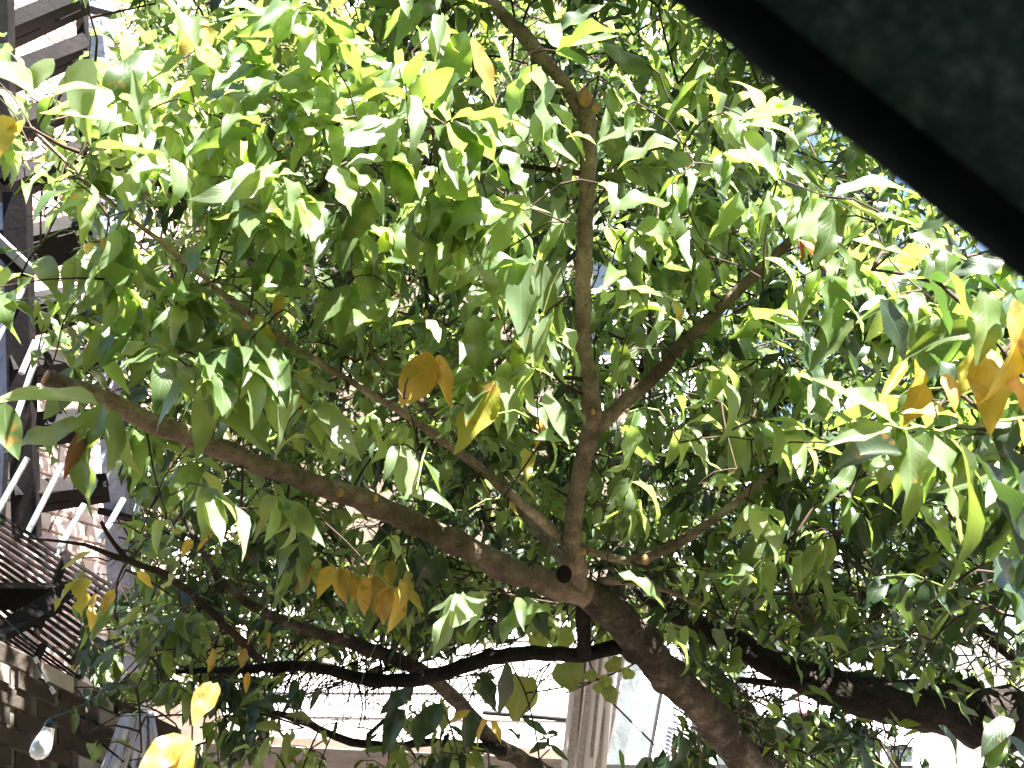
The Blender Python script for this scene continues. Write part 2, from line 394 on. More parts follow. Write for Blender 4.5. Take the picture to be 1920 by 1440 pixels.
        for i in hero:
            b, d, n, ln, wsc, mn, _ = s.leaves[i]
            A = frame_mat(b - s.o, d, n, ln, wsc)
            o = bpy.data.objects.new('leaf', hi_mesh(FLAT[i % 11] if _ else i % len(HI), mn)); link(o, s.root)
            o.matrix_local = Matrix(A.tolist())
            if mn == 'leaf_yellow': o['label'] = 'yellow leaf'
            if mn == 'leaf_dead': o['label'] = 'dry brown leaf'
        for mn in sorted(set(l[5] for l in s.leaves)):
            VV = []; FF = []; UU = []; k = 0
            for i, (b, d, n, ln, wsc, m2, _) in enumerate(s.leaves):
                if i in hero or m2 != mn: continue
                dep = pix(b)[2]
                V, F, UV = (MD if 0.3 < dep < 2.6 else LO)[i % 26]
                A = frame_mat(b - s.o, d, n, ln, wsc)
                VV.append(V @ A[:3, :3].T + A[:3, 3]); FF.append(F + k); UU.append(UV[F.ravel()]); k += len(V)
            if not VV: continue
            VV = np.concatenate(VV); FF = np.concatenate(FF); UU = np.concatenate(UU)
            me = bpy.data.meshes.new('foliage'); me.vertices.add(len(VV)); me.vertices.foreach_set('co', VV.ravel())
            me.loops.add(FF.size); me.loops.foreach_set('vertex_index', FF.ravel().astype(np.int32))
            me.polygons.add(len(FF)); me.polygons.foreach_set('loop_start', np.arange(0, FF.size, 4, dtype=np.int32))
            me.polygons.foreach_set('loop_total', np.full(len(FF), 4, dtype=np.int32))
            uvl = me.uv_layers.new(name='UVMap'); uvl.data.foreach_set('uv', UU.ravel())
            me.polygons.foreach_set('use_smooth', [True] * len(FF))
            me.materials.append(M[mn]); me.update(); me.validate()
            o = bpy.data.objects.new('foliage', me); link(o, s.root); o['kind'] = 'stuff'
        # twigs
        def infront(tw):
            hit = 0
            for q in tw[0]:
                x, y, dp = pix(q)
                k = ((CL[:, 0] - x) ** 2 + (CL[:, 1] - y) ** 2 < (CL[:, 3] + 3) ** 2) & (CL[:, 2] > dp + 0.04)
                hit += k.any()
                for (x0, y0, x1, y1, p) in OPEN:
                    if x0 < x < x1 and y0 < y < y1 and p > .8 and dp < 4.5 and tw[3] != 'bark_dark': hit += 1
            return hit > 0
        s.twigs = [t for t in s.twigs if not infront(t)]
        def size(tw):
            p = tw[0][len(tw[0]) // 2]; px, py, d = pix(p)
            ln = np.linalg.norm(np.array(tw[0][-1]) - np.array(tw[0][0]))
            return ln * tw[1] / d / d if (0 < px < 1920 and 0 < py < 1440 and d > 0.2) else 0
        tws = sorted(s.twigs, key=lambda t: -size(t))
        acc = {}
        for i, (path, r0, r1, mn) in enumerate(tws):
            n = len(path); v, f = tube(path, np.linspace(r0, r1, n), 5, 0, False)
            v = [np.array(x) - s.o for x in v]
            if i < ntwig: meshobj('twig', v, f, M[mn], s.root, True)
            else: acc.setdefault(mn, Acc()).add(v, f)
        for mn, a in acc.items():
            meshobj('fine_twigs', a.v, a.f, M[mn], s.root, True, kind='stuff')

def density_points(grid, n, d0, d1, dpow=1.0, xoff=0, yoff=0):
    g = np.array([[float(c) for c in row.split()] for row in grid]); H, W = g.shape
    p = (g / g.sum()).ravel(); idx = rng.choice(H * W, n, p=p); o = []
    for k in idx:
        r, c = divmod(int(k), W)
        px = (c + rng.random()) * 120 + xoff; py = (r + rng.random()) * 120 + yoff
        d = d0 + (d1 - d0) * rng.random() ** dpow
        o.append(Pn(px, py, d))
    return o

def hero_leaf(T, bx, by, tx, ty, d, mname='leaf', w=1.0, face=0.6, dz=0.0):
    """one leaf from stalk pixel to tip pixel"""
    b = Pn(bx, by, d); t = Pn(tx, ty, d + dz); v = t - b; ln = float(np.linalg.norm(v)) * 1.12
    n = -np.array(Fv) * face * .45 + np.array(SUN) * 1.0 + rng.normal(0, 0.2, 3)
    T.leaf(b, v, n, ln, mname, w, True)

# ================================================================ GROUND
g = Acc()
import bmesh
def grid_ground():
    n = 40; S = 120.0; v = []; f = []
    for j in range(n + 1):
        for i in range(n + 1):
            x = (i / n - 0.5); y = (j / n - 0.5)
            x = math.copysign(abs(x * 2) ** 2, x) * S; y = math.copysign(abs(y * 2) ** 2, y) * S
            v.append((x, y, 0.02 * math.sin(x * 1.7) * math.cos(y * 1.3)))
    for j in range(n):
        for i in range(n):
            k = j * (n + 1) + i; f.append((k, k + 1, k + n + 2, k + n + 1))
    return v, f
v, f = grid_ground()
tag(meshobj('ground', v, f, noise_mat('courtyard soil', (0.06, 0.05, 0.04), (0.15, 0.13, 0.11), 3, 0.95, 0.5, 30, c3=(0.10, 0.085, 0.07), bdist=0.02), None, True), None, None, kind='structure')

# ================================================================ BUILDINGS
M['white_board'] = noise_mat('weathered white board', (0.66, 0.62, 0.61), (0.82, 0.80, 0.79), 5, 0.7, 0.5, 30, (0.4, 0.4, 8), c3=(0.77, 0.75, 0.74))
M['tan'] = noise_mat('tan trim', (0.12, 0.085, 0.065), (0.24, 0.18, 0.14), 6, 0.8, 0.3, 30)
M['brown'] = noise_mat('brown fascia', (0.012, 0.008, 0.006), (0.032, 0.020, 0.013), 5, 0.8, 0.4, 30, (1, 1, 6))
M['brick'] = noise_mat('pink brick', (0.54, 0.36, 0.30), (0.74, 0.60, 0.54), 10, 0.9, 0.5, 80, c3=(0.66, 0.49, 0.43))
M['brick_dark'] = noise_mat('shade darkened brick', (0.045, 0.036, 0.03), (0.11, 0.09, 0.075), 9, 0.9, 0.6, 80, c3=(0.07, 0.056, 0.046))  # lower left wall: shade under the landing is put into this colour
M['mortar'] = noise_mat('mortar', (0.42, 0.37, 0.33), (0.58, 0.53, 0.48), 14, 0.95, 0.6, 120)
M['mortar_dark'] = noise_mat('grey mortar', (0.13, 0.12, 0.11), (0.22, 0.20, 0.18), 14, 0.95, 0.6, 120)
M['iron'] = noise_mat('black painted iron', (0.006, 0.005, 0.006), (0.022, 0.015, 0.014), 12, 0.7, 0.4, 50, c3=(0.011, 0.009, 0.010), spec=0.15)
M['galv'] = noise_mat('galvanised steel', (0.30, 0.31, 0.34), (0.48, 0.49, 0.52), 16, 0.5, 0.3, 80)
M['blue_paint'] = noise_mat('rough blue grey paint', (0.24, 0.26, 0.34), (0.38, 0.40, 0.50), 10, 0.55, 1.0, 35, c3=(0.31, 0.33, 0.42), bdist=0.012)
M['glass'] = mat('window glass')[0]
_b = M['glass'].node_tree.nodes['Principled BSDF']; _b.inputs['Base Color'].default_value = (0.03, 0.04, 0.05, 1); _b.inputs['Roughness'].default_value = 0.08

def quad(c, u, v):   # c = TL, TR, BR, BL ; bilinear
    a = c[0].lerp(c[1], u); b = c[3].lerp(c[2], u)
    return a.lerp(b, v)
def qn(c):
    n = (c[1] - c[0]).cross(c[3] - c[0]).normalized()
    if n.dot(CAM - c[0]) < 0: n = -n
    return n
def slab_piece(c, u0, u1, v0, v1, n, z0, z1, z1b=None):
    """box on the quad c; z along n; z1b = height at the v1 edge"""
    if z1b is None: z1b = z1
    q = [quad(c, u0, v0), quad(c, u1, v0), quad(c, u1, v1), quad(c, u0, v1)]
    zs = [z1, z1, z1b, z1b]
    return hexa([p + n * z0 for p in q] + [p + n * z for p, z in zip(q, zs)])

def clapboards(root, c, rows, material, lap=0.018, joints=2, seed=1):
    r = random.Random(seed); n = qn(c)
    for k in range(rows):
        cuts = sorted([0, 1] + [r.uniform(0.1, 0.9) for _ in range(joints)])
        for a, b in zip(cuts[:-1], cuts[1:]):
            j = r.uniform(-0.002, 0.002)
            v, f = slab_piece(c, a + 0.0008, b - 0.0008, k / rows, (k + 0.96) / rows, n, -0.006, 0.006 + j, lap + j)
            meshobj('clapboard', local(v, root), f, material, root)

# --- far white clapboard house behind the tree
c = [W(225, -330, 9.0), W(1330, -480, 8.2), W(1330, 1300, 8.2), W(225, 1290, 9.0)]
house = thing('clapboard_house', 'white clapboard house wall with narrow boards seen through gaps behind the peach tree', 'house', quad(c, .5, 1))
n = qn(c)
v, f = slab_piece(c, -0.001, 1.001, -0.001, 1.04, n, -0.25, -0.008); meshobj('wall', local(v, house), f, M['tan'], house)
clapboards(house, c, 74, M['white_board'], 0.014, 2, 3)
for (u0, u1, v0, v1) in [(0.06, 0.17, 0.33, 0.44), (0.42, 0.53, 0.33, 0.44), (0.78, 0.89, 0.34, 0.45), (0.42, 0.53, 0.62, 0.74), (0.78, 0.89, 0.62, 0.74)]:
    a = Acc(); t = 0.012
    for (x0, x1, y0, y1) in [(u0 - t, u1 + t, v0 - t, v0), (u0 - t, u1 + t, v1, v1 + t), (u0 - t, u0, v0, v1), (u1, u1 + t, v0, v1), (u0, u1, (v0 + v1) / 2 - .002, (v0 + v1) / 2 + .002)]:
        a.add(*slab_piece(c, x0, x1, y0, y1, n, 0.0, 0.05))
    wo = meshobj('window', local(a.v, house), a.f, M['white_board'], house)
    v, f = slab_piece(c, u0, u1, v0, v1, n, 0.0, 0.03)
    meshobj('pane', local(v, house), f, M['glass'], wo)

# --- nearer shed: wide white boards over a tan ledge and a brown beam
c = [W(420, 1175, 7.800), W(1125, 1150, 7.350), W(1125, 1410, 7.350), W(420, 1385, 7.800)]
shed = thing('garden_shed', 'low shed with wide weathered white boards above a tan ledge and brown beam', 'shed', quad(c, .5, 1))
n = qn(c)
v, f = slab_piece(c, 0.001, 0.999, 0.001, 0.999, n, -0.3, -0.01); meshobj('wall', local(v, shed), f, M['tan'], shed)
clapboards(shed, c, 5, M['white_board'], 0.02, 1, 8)
v, f = slab_piece([W(415, 1377, 7.725), W(1100, 1407, 7.275), W(1100, 1424, 7.275), W(415, 1392, 7.725)], 0, 1, 0, 1, n, -0.02, 0.05); meshobj('ledge', local(v, shed), f, M['tan'], shed)
v, f = slab_piece([W(380, 1394, 7.650), W(1100, 1426, 7.200), W(1100, 1560, 7.200), W(380, 1530, 7.650)], 0, 1, 0, 1, n, -0.05, 0.0); meshobj('beam', local(v, shed), f, M['brown'], shed)

# --- brick building on the left, receding away from us
TL, BL = P(-420, -500, 3.3), P(-420, 1300, 3.3)
top = 6.4
def vplane(pxa, da, pxb, db, zt, zb):
    a = P(pxa, 720, da); b = P(pxb, 720, db)
    return [Vector((a.x, a.y, zt)), Vector((b.x, b.y, zt)), Vector((b.x, b.y, zb)), Vector((a.x, a.y, zb))]
c = vplane(-330, 3.9, 330, 6.6, 8.0, 0.0)
bb = thing('brick_building', 'pale pink brick building on the left behind the black fire escape', 'building', quad(c, .5, 1))
n = qn(c)
v, f = slab_piece(c, 0, 1, 0, 1, n, -0.3, 0.0); meshobj('wall', local(v, bb), f, M['mortar'], bb)
Hh = 8.0; Wd = (c[1] - c[0]).length
bl, bh, mo = 0.29, 0.105, 0.014
brick_me = None
cand = []
row = 0; z = 0.0
du = (c[1] - c[0]).normalized()
while z < Hh - bh:
    x = -(row % 2) * bl / 2
    while x < Wd:
        if x + bl > 0: cand.append((max(x, 0), min(x + bl - mo, Wd), z))
        x += bl
    z += bh; row += 1
def brick_mesh(name, ln, h, dp, seed, material):
    r = random.Random(seed); j = lambda: r.uniform(-0.003, 0.003)
    vs = [(x + j(), y + j(), zz + j()) for x, y, zz in [(0, 0, 0), (ln, 0, 0), (ln, dp, 0), (0, dp, 0), (0, 0, h), (ln, 0, h), (ln, dp, h), (0, dp, h)]]
    me = bpy.data.meshes.new(name); me.from_pydata(vs, [], hexa([0] * 8)[1]); me.materials.append(material)
    bm = bmesh.new(); bm.from_mesh(me); bmesh.ops.bevel(bm, geom=bm.edges[:], offset=0.004, segments=1, affect='EDGES'); bm.to_mesh(me); bm.free()
    return me
BM = [brick_mesh('brick', bl - mo, bh - mo, 0.022, s, M['brick']) for s in range(6)]
rot = Matrix((du, n, Vector((0, 0, 1)))).transposed()
def vis_size(p):
    px, py, d = pix(p); return -d if (-40 < px < 420 and -60 < py < 1300) else -1e3 - d
cand2 = sorted(cand, key=lambda q: -vis_size(c[3] + du * q[0] + Vector((0, 0, q[2]))))
acc = Acc(); k = 0
for (x0, x1, z) in cand2:
    o3 = c[3] + du * x0 + Vector((0, 0, z)) + n * random.uniform(-0.004, 0.003)
    if (x1 - x0) > bl - mo - 0.01 and k < 300:
        o = bpy.data.objects.new('brick', BM[k % 6]); link(o, bb); mm4 = rot.to_4x4(); mm4.translation = o3 - bb.location; o.matrix_local = mm4; k += 1
    elif x1 - x0 > 0.03:
        vs = [o3 + rot @ Vector(q) for q in [(0, 0, 0), (x1 - x0, 0, 0), (x1 - x0, .022, 0), (0, .022, 0), (0, 0, bh - mo), (x1 - x0, 0, bh - mo), (x1 - x0, .022, bh - mo), (0, .022, bh - mo)]]
        acc.add(local(vs, bb), hexa([0] * 8)[1])
meshobj('brickwork', acc.v, acc.f, M['brick'], bb, kind='stuff')

# --- blue-grey painted pilaster
base = P(208, 1000, 4.6)
pil = Acc()
a = Vector((base.x, base.y, 0)); 
v0 = P(172, 0, 4.6 * 1.0); 
pts = [P(246, 1440, 4.4), P(222, 1100, 4.4), P(212, 900, 4.4), P(186, 420, 4.4), P(172, 60, 4.4), P(163, -300, 4.4)]
def prism_path(pts, wd, dp, nseg=5, jit=0.004):
    """rectangular column through the points, wd wide across the view"""
    side = Rv; back = Fv; vs = []; f = []
    for p in pts:
        for (sx, sy) in [(-1, 0), (1, 0), (1, 1), (-1, 1)]:
            vs.append(Vector(p) + side * (wd / 2 * sx) + back * (dp * sy))
    for i in range(len(pts) - 1):
        for j in range(4):
            k2 = (j + 1) % 4; f.append((i * 4 + j, i * 4 + k2, i * 4 + 4 + k2, i * 4 + 4 + j))
    f.append((3, 2, 1, 0)); e = (len(pts) - 1) * 4; f.append((e, e + 1, e + 2, e + 3))
    return vs, f
pilr = thing('painted_pillar', 'blue grey rough painted pillar running up beside the fire escape stair', 'pillar', pts[0])
v, f = prism_path(pts, L(42, 4.4), 0.12); meshobj('shaft', local(v, pilr), f, M['blue_paint'], pilr)
for (yy, xx) in ((15, 172), (960, 213)):
    v, f = bar(P(xx - 28, yy - 3, 4.37), P(xx + 44, yy + 15, 4.37), Fv, L(12, 4.4), 0.02); meshobj('strap', local(v, pilr), f, M['iron'], pilr)
v, f = bar(P(145, -40, 4.36), P(152, 330, 4.36), Fv, 0.012, 0.02); meshobj('edge_strip', local(v, pilr), f, M['iron'], pilr)

# --- fire escape
fe = thing('fire_escape', 'black iron fire escape with slotted stair treads and barred landing at left edge', 'fire escape', P(60, 1300, 3.6))
def fpart(name, v, f, mname='iron', parent=None):
    return meshobj(name, local(v, fe), f, M[mname], parent or fe)
def tread(x0, y0, x1, y1, h, d=3.5, slots=2):
    """stair tread seen from below: px line of its near edge, h = height in px of the underside"""
    root = [P(x0, y0, d), P(x1, y1, d + .25), P(x1 + 6, y1 + h * .8, d + .5), P(x0 + 6, y0 + h, d + .28)]
    n = qn(root); a = Acc(); rows = slots * 2 + 1
    for r_ in range(slots + 1):
        v0 = r_ * 2 / rows - (0.08 if r_ else 0); v1 = (r_ * 2 + 1) / rows + (0.08 if r_ < slots else 0)
        a.add(*slab_piece(root, 0, 1, v0, v1, n, 0, 0.012))
    for r_ in range(slots):
        v0 = (r_ * 2 + 1) / rows + 0.08; v1 = (r_ * 2 + 2) / rows - 0.08
        o = 0.07 * r_
        for (u0, u1) in ((0, 0.12 + o), (0.50 + o, 0.62 + o), (0.95, 1.0)):
            a.add(*slab_piece(root, u0, u1, v0, v1, n, 0.0, 0.012))
    a.add(*slab_piece(root, 0, 1, -0.02, 0.0, n, -0.01, 0.05))
    fpart('tread', a.v, a.f)
for (x0, y0, x1, y1, h) in [(-60, -95, 160, -190, 90), (-60, 60, 160, -30, 64), (-60, 150, 158, 66, 56), (-30, 236, 160, 160, 58), (-10, 330, 160, 262, 60),
                            (-10, 440, 168, 400, 92), (20, 560, 180, 533, 76), (20, 672, 190, 652, 50), (20, 780, 190, 770, 60), (25, 908, 200, 892, 56)]:
    tread(x0, y0, x1, y1, h)
v, f = prism_path([P(-8, -200, 3.45), P(2, 330, 3.45)], L(36, 3.45), 0.05); fpart('stringer', v, f)
v, f = prism_path([P(26, 360, 3.5), P(34, 700, 3.5), P(44, 1010, 3.5)], L(44, 3.5), 0.05); fpart('stringer', v, f)
v, f = prism_path([P(148, -200, 4.0), P(154, 330, 4.0)], L(12, 4.0), 0.05); fpart('stringer', v, f)
v, f = prism_path([P(-2, 380, 3.6), P(6, 720, 3.6), P(-10, 990, 3.6)], L(18, 3.6), 0.04); fpart('post', v, f, 'blue_paint')
v, f = bar(P(-30, 424, 3.3), P(64, 512, 3.4), Fv, L(16, 3.3), 0.03); fpart('handrail', v, f, 'galv')
v, f = bar(P(-30, 444, 3.32), P(50, 520, 3.42), Fv, L(14, 3.3), 0.03); fpart('handrail', v, f)
for (x0, y0, x1, y1) in [(-20, 665, 46, 535), (28, 790, 78, 640), (-25, 995, 52, 858), (46, 1010, 118, 868), (100, 1048, 158, 945), (185, 1018, 232, 935), (255, 960, 290, 850), (40, 700, 66, 640)]:
    v, f = tube([P(x0, y0, 3.3), P((x0 + x1) / 2, (y0 + y1) / 2, 3.35), P(x1, y1, 3.4)], [L(5.5, 3.3)] * 3, 8); fpart('baluster', v, f, 'galv')
# barred landing under the stair : bars run down to the right
def landing(TLp, TRp, BRp, BLp, nb, fill=0.55):
    cc = [P(*TLp), P(*TRp), P(*BRp), P(*BLp)]; n = qn(cc)
    for k in range(nb):
        v, f = slab_piece(cc, 0, 1, (k + (1 - fill) / 2) / nb, (k + (1 + fill) / 2) / nb, n, 0, 0.006); fpart('slat', v, f)
    for u0, u1 in ((0.0, 0.03), (0.62, 0.66), (0.97, 1.0)):
        v, f = slab_piece(cc, u0, u1, 0, 1, n, 0.007, 0.02); fpart('cross_beam', v, f)
landing((-90, 905, 2.9), (215, 1098, 3.6), (130, 1250, 3.25), (-90, 1080, 2.7), 14, 0.42)
landing((-90, 1085, 2.68), (150, 1270, 3.25), (110, 1300, 3.2), (-90, 1200, 2.6), 9, 0.42)
v, f = bar(P(-40, 1118, 2.85), P(105, 1118, 3.1), Fv, L(46, 2.9), 0.04); fpart('cross_beam', v, f)
v, f = bar(P(-60, 1225, 2.62), P(130, 1105, 3.0), Fv, L(34, 2.7), 0.04); fpart('brace', v, f)
v, f = bar(P(105, 1140, 3.0), P(-20, 1205, 2.6), Fv, L(14, 2.7), 0.04); fpart('brace', v, f)

# --- shaded brick wall, lower left
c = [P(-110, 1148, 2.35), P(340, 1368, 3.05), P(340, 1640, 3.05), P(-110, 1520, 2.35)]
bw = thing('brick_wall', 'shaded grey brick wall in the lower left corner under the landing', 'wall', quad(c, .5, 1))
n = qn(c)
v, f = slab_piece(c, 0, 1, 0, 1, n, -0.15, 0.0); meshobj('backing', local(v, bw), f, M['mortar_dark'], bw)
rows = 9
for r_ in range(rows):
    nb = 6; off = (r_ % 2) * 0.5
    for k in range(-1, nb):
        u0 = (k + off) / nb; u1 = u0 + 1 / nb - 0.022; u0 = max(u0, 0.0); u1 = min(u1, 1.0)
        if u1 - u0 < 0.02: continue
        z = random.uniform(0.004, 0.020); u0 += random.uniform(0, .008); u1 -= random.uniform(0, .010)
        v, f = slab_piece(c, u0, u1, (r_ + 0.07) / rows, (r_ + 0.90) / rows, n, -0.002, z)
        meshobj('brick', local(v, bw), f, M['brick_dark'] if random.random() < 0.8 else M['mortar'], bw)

# --- fence of grey and white upright boards (lower middle right)
M['grey_slate'] = noise_mat('grey rough board', (0.028, 0.034, 0.036), (0.075, 0.088, 0.092), 9, 0.8, 0.9, 30, (1, 1, 0.5), bdist=0.012)
M['white_paint'] = noise_mat('white paint', (0.74, 0.74, 0.76), (0.82, 0.82, 0.84), 4, 0.5, 0.1, 30)
M['old_wood'] = noise_mat('old grey wood', (0.20, 0.18, 0.17), (0.60, 0.57, 0.54), 8, 0.85, 0.8, 40, (5, 5, 0.4))
fc = thing('panel_fence', 'fence of white uprights and rough grey panels below the leaning trunk', 'fence', W(1180, 1460, 7.479))
xs = [(1118, 1140, 'white_paint', .03), (1141, 1150, 'iron', .01), (1151, 1184, 'grey_slate', .015), (1184, 1206, 'white_paint', .03), (1206, 1226, 'grey_slate', .015), (1226, 1232, 'iron', .01), (1232, 1254, 'white_paint', .04), (1254, 1262, 'blue_paint', .02), (1262, 1296, 'white_paint', .015), (1296, 1306, 'iron', .02), (1306, 1340, 'grey_slate', .01), (1340, 1356, 'white_paint', .03), (1356, 1380, 'grey_slate', .01), (1380, 1400, 'white_paint', .03)]
for (x0, x1, mn, z) in xs:
    cc = [W(x0 + 26, 1215, 7.615), W(x1 + 26, 1215, 7.615), W(x1 - 14, 1436, 7.343), W(x0 - 14, 1436, 7.343)]
    v, f = slab_piece(cc, 0.02, 0.98, 0, 1, qn(cc), -0.02, z); meshobj('board', local(v, fc), f, M[mn], fc)
cc = [W(1100, 1436, 7.316), W(1420, 1436, 7.316), W(1415, 1500, 7.274), W(1095, 1500, 7.274)]
v, f = slab_piece(cc, 0, 1, 0, 1, qn(cc), -0.02, 0.06); meshobj('rail', local(v, fc), f, M['iron'], fc)
for k in range(7):
    v, f = bar(W(1262, 1300 + k * 13, 7.274), W(1290, 1316 + k * 13, 7.274), Fv, L(4, 5.4), 0.015); meshobj('louvre', local(v, fc), f, M['iron'], fc)

wf = thing('wooden_screen', 'old grey wooden screen of ragged upright planks left of the white and grey fence', 'screen', W(1100, 1450, 7.071))
for k in range(9):
    x0 = 1060 + k * 9
    cc = [W(x0 + 18 + random.uniform(-3, 3), 1205 + random.uniform(0, 40), 5.2), W(x0 + 25, 1205 + random.uniform(0, 30), 5.2), W(x0 + 2, 1440, 6.866), W(x0 - 6, 1440, 6.866)]
    v, f = slab_piece(cc, 0, 1, 0, 1, qn(cc), -0.01, random.uniform(0.0, 0.03)); meshobj('plank', local(v, wf), f, M['old_wood' if k % 2 else 'white_paint'], wf)
# ivory wall with a thin wire beside it
cc = [W(905, 1215, 6.458), W(1085, 1205, 6.458), W(1070, 1342, 6.458), W(905, 1332, 6.458)]
pn = thing('white_panel', 'plain bright white panel behind the heart shaped vine leaves', 'panel', W(990, 1330, 6.458))
v, f = slab_piece(cc, 0, 1, 0, 1, qn(cc), -0.02, 0.02); meshobj('sheet', local(v, pn), f, M['white_paint'], pn)
v, f = bar(W(905, 1336, 6.418), W(1072, 1350, 6.418), Fv, L(7, 4.7), 0.03); meshobj('lower_edge', local(v, pn), f, M['iron'], pn)

# --- pavilion with dark blue roof edge and white cloth roof
pv = thing('canopy_tent', 'white canopy roof with dark blue frame and pink trim right of the trunk', 'canopy', W(1420, 1440, 8.400))
cc = [W(1372, 1262, 8.640), W(1520, 1236, 9.120), W(1560, 1350, 8.400), W(1432, 1352, 7.920)]
v, f = slab_piece(cc, 0, 1, 0, 1, qn(cc), -0.01, 0.01); meshobj('roof_cloth', local(v, pv), f, M['white_paint'], pv)
M['navy'] = noise_mat('dark blue paint', (0.04, 0.06, 0.12), (0.08, 0.10, 0.18), 6, 0.5, 0.1, 30)
M['pink'] = noise_mat('pink trim', (0.55, 0.18, 0.22), (0.68, 0.28, 0.32), 6, 0.6, 0.1, 30)
for (x0, y0, x1, y1, wd, mn) in [(1358, 1270, 1432, 1358, 15, 'navy'), (1364, 1268, 1352, 1420, 10, 'navy'), (1385, 1300, 1400, 1440, 8, 'navy'), (1345, 1380, 1372, 1440, 12, 'pink'), (1488, 1300, 1512, 1344, 9, 'pink'), (1512, 1344, 1545, 1352, 6, 'pink'), (1498, 1290, 1502, 1440, 8, 'navy')]:
    v, f = bar(W(x0, y0, 8.040), W(x1, y1, 7.800), Fv, L(wd, 6.6), 0.05); meshobj('frame_bar' if mn == 'navy' else 'trim', local(v, pv), f, M[mn], pv)

# --- far white house on the right
cc = [W(1470, 1010, 13), W(1745, 1030, 14), W(1765, 1560, 14), W(1470, 1560, 13)]
fh = thing('far_house', 'distant pale house with vertical siding and sash windows at right behind the dark limb', 'house', quad(cc, .5, 1))
n = qn(cc)
v, f = slab_piece(cc, 0, 1, 0, 1, n, -2.0, 0.0); meshobj('wall', local(v, fh), f, M['white_board'], fh)
for k in range(26):
    v, f = slab_piece(cc, (k + .04) / 26, (k + .90) / 26, 0, 1, n, 0.001, 0.03); meshobj('siding_board', local(v, fh), f, M['white_paint'] if k % 5 else M['blue_paint'], fh)
for (u0, u1, v0, v1) in [(0.68, 0.86, 0.14, 0.24), (0.15, 0.3, 0.14, 0.24), (0.62, 0.8, 0.72, 0.84), (0.15, 0.3, 0.72, 0.84)]:
    a = Acc()
    for (x0, x1, y0, y1) in [(u0 - .03, u1 + .03, v0 - .015, v0), (u0 - .03, u1 + .03, v1, v1 + .015), (u0 - .03, u0, v0, v1), (u1, u1 + .03, v0, v1), (u0, u1, (v0 + v1) / 2 - .004, (v0 + v1) / 2 + .004)]:
        a.add(*slab_piece(cc, x0, x1, y0, y1, n, 0.031, 0.09))
    wo = meshobj('window', local(a.v, fh), a.f, M['white_paint'], fh)
    v, f = slab_piece(cc, u0, u1, v0, v1, n, 0.031, 0.05); meshobj('pane', local(v, fh), f, M['glass'], wo)

# --- roof eave of the little hide the camera looks out from (top right, very near)
M['roof_green'] = noise_mat('dark green felt', (0.05, 0.10, 0.085), (0.22, 0.30, 0.26), 170, 1.0, 0.8, 400, c3=(0.10, 0.16, 0.14), spec=0.05)
M['roof_edge'] = noise_mat('black roof edging', (0.006, 0.008, 0.008), (0.016, 0.02, 0.019), 60, 1.0, 0.2, 60, spec=0.02)
rf = thing('shelter_roof', 'dark green roof underside with black edging across the top right corner', 'roof', P(1700, -400, 0.4))
D = 0.26
e0, e1 = P(880, -300, D), P(2280, 815, D)
along = (e1 - e0).normalized()
inn = (Rv * 0.53 + Uv * 0.62 - Fv * 0.30).normalized()
inn = (inn - along * inn.dot(along)).normalized()
n = along.cross(inn).normalized()
if n.dot(CAM - e0) < 0: n = -n
cc = [e0 + inn * 0.004, e1 + inn * 0.004, e1 + inn * 0.55, e0 + inn * 0.55]
v, f = slab_piece(cc, 0, 1, 0, 1, n, -0.008, 0.0); meshobj('roof_panel', local(v, rf), f, M['roof_green'], rf)
path = [e0 + inn * 0.0072, e1 + inn * 0.0072]
v, f = tube([path[0].lerp(path[1], t) for t in np.linspace(0, 1, 12)], [0.0072] * 12, 14); meshobj('edging', local(v, rf), f, M['roof_edge'], rf, True)
v, f = bar(e1 + inn * 0.5 - along * .1, Vector(((e1 + inn * 0.5 - along * .1).x, (e1 + inn * 0.5 - along * .1).y, 0)), Rv, 0.04, 0.04); meshobj('post', local(v, rf), f, M['roof_edge'], rf)

# --- unseen house block added behind the camera to cut low sky light
hb = thing('sky_blocker_wall', 'unseen dark brown house wall added behind the camera to block low sky light', 'house', Vector((0, -1.6, 0)))
M['dark_wall'] = noise_mat('dark render', (0.10, 0.08, 0.065), (0.18, 0.15, 0.125), 4, 0.95, 0.4, 40)
v, f = hexa([Vector(q) for q in [(-8, -1.6, 0), (8, -1.6, 0), (8, -5, 0), (-8, -5, 0), (-8, -1.6, 4.2), (8, -1.6, 4.2), (8, -5, 4.2), (-8, -5, 4.2)]]); meshobj('wall', local(v, hb), f, M['dark_wall'], hb)
v, f = hexa([Vector(q) for q in [(-8.2, -1.4, 4.203), (8.2, -1.4, 4.203), (8.2, -5.2, 4.203), (-8.2, -5.2, 4.203), (-8.2, -1.4, 4.35), (8.2, -1.4, 4.35), (8.2, -5.2, 4.35), (-8.2, -5.2, 4.35)]]); meshobj('roof', local(v, hb), f, M['brown'], hb)

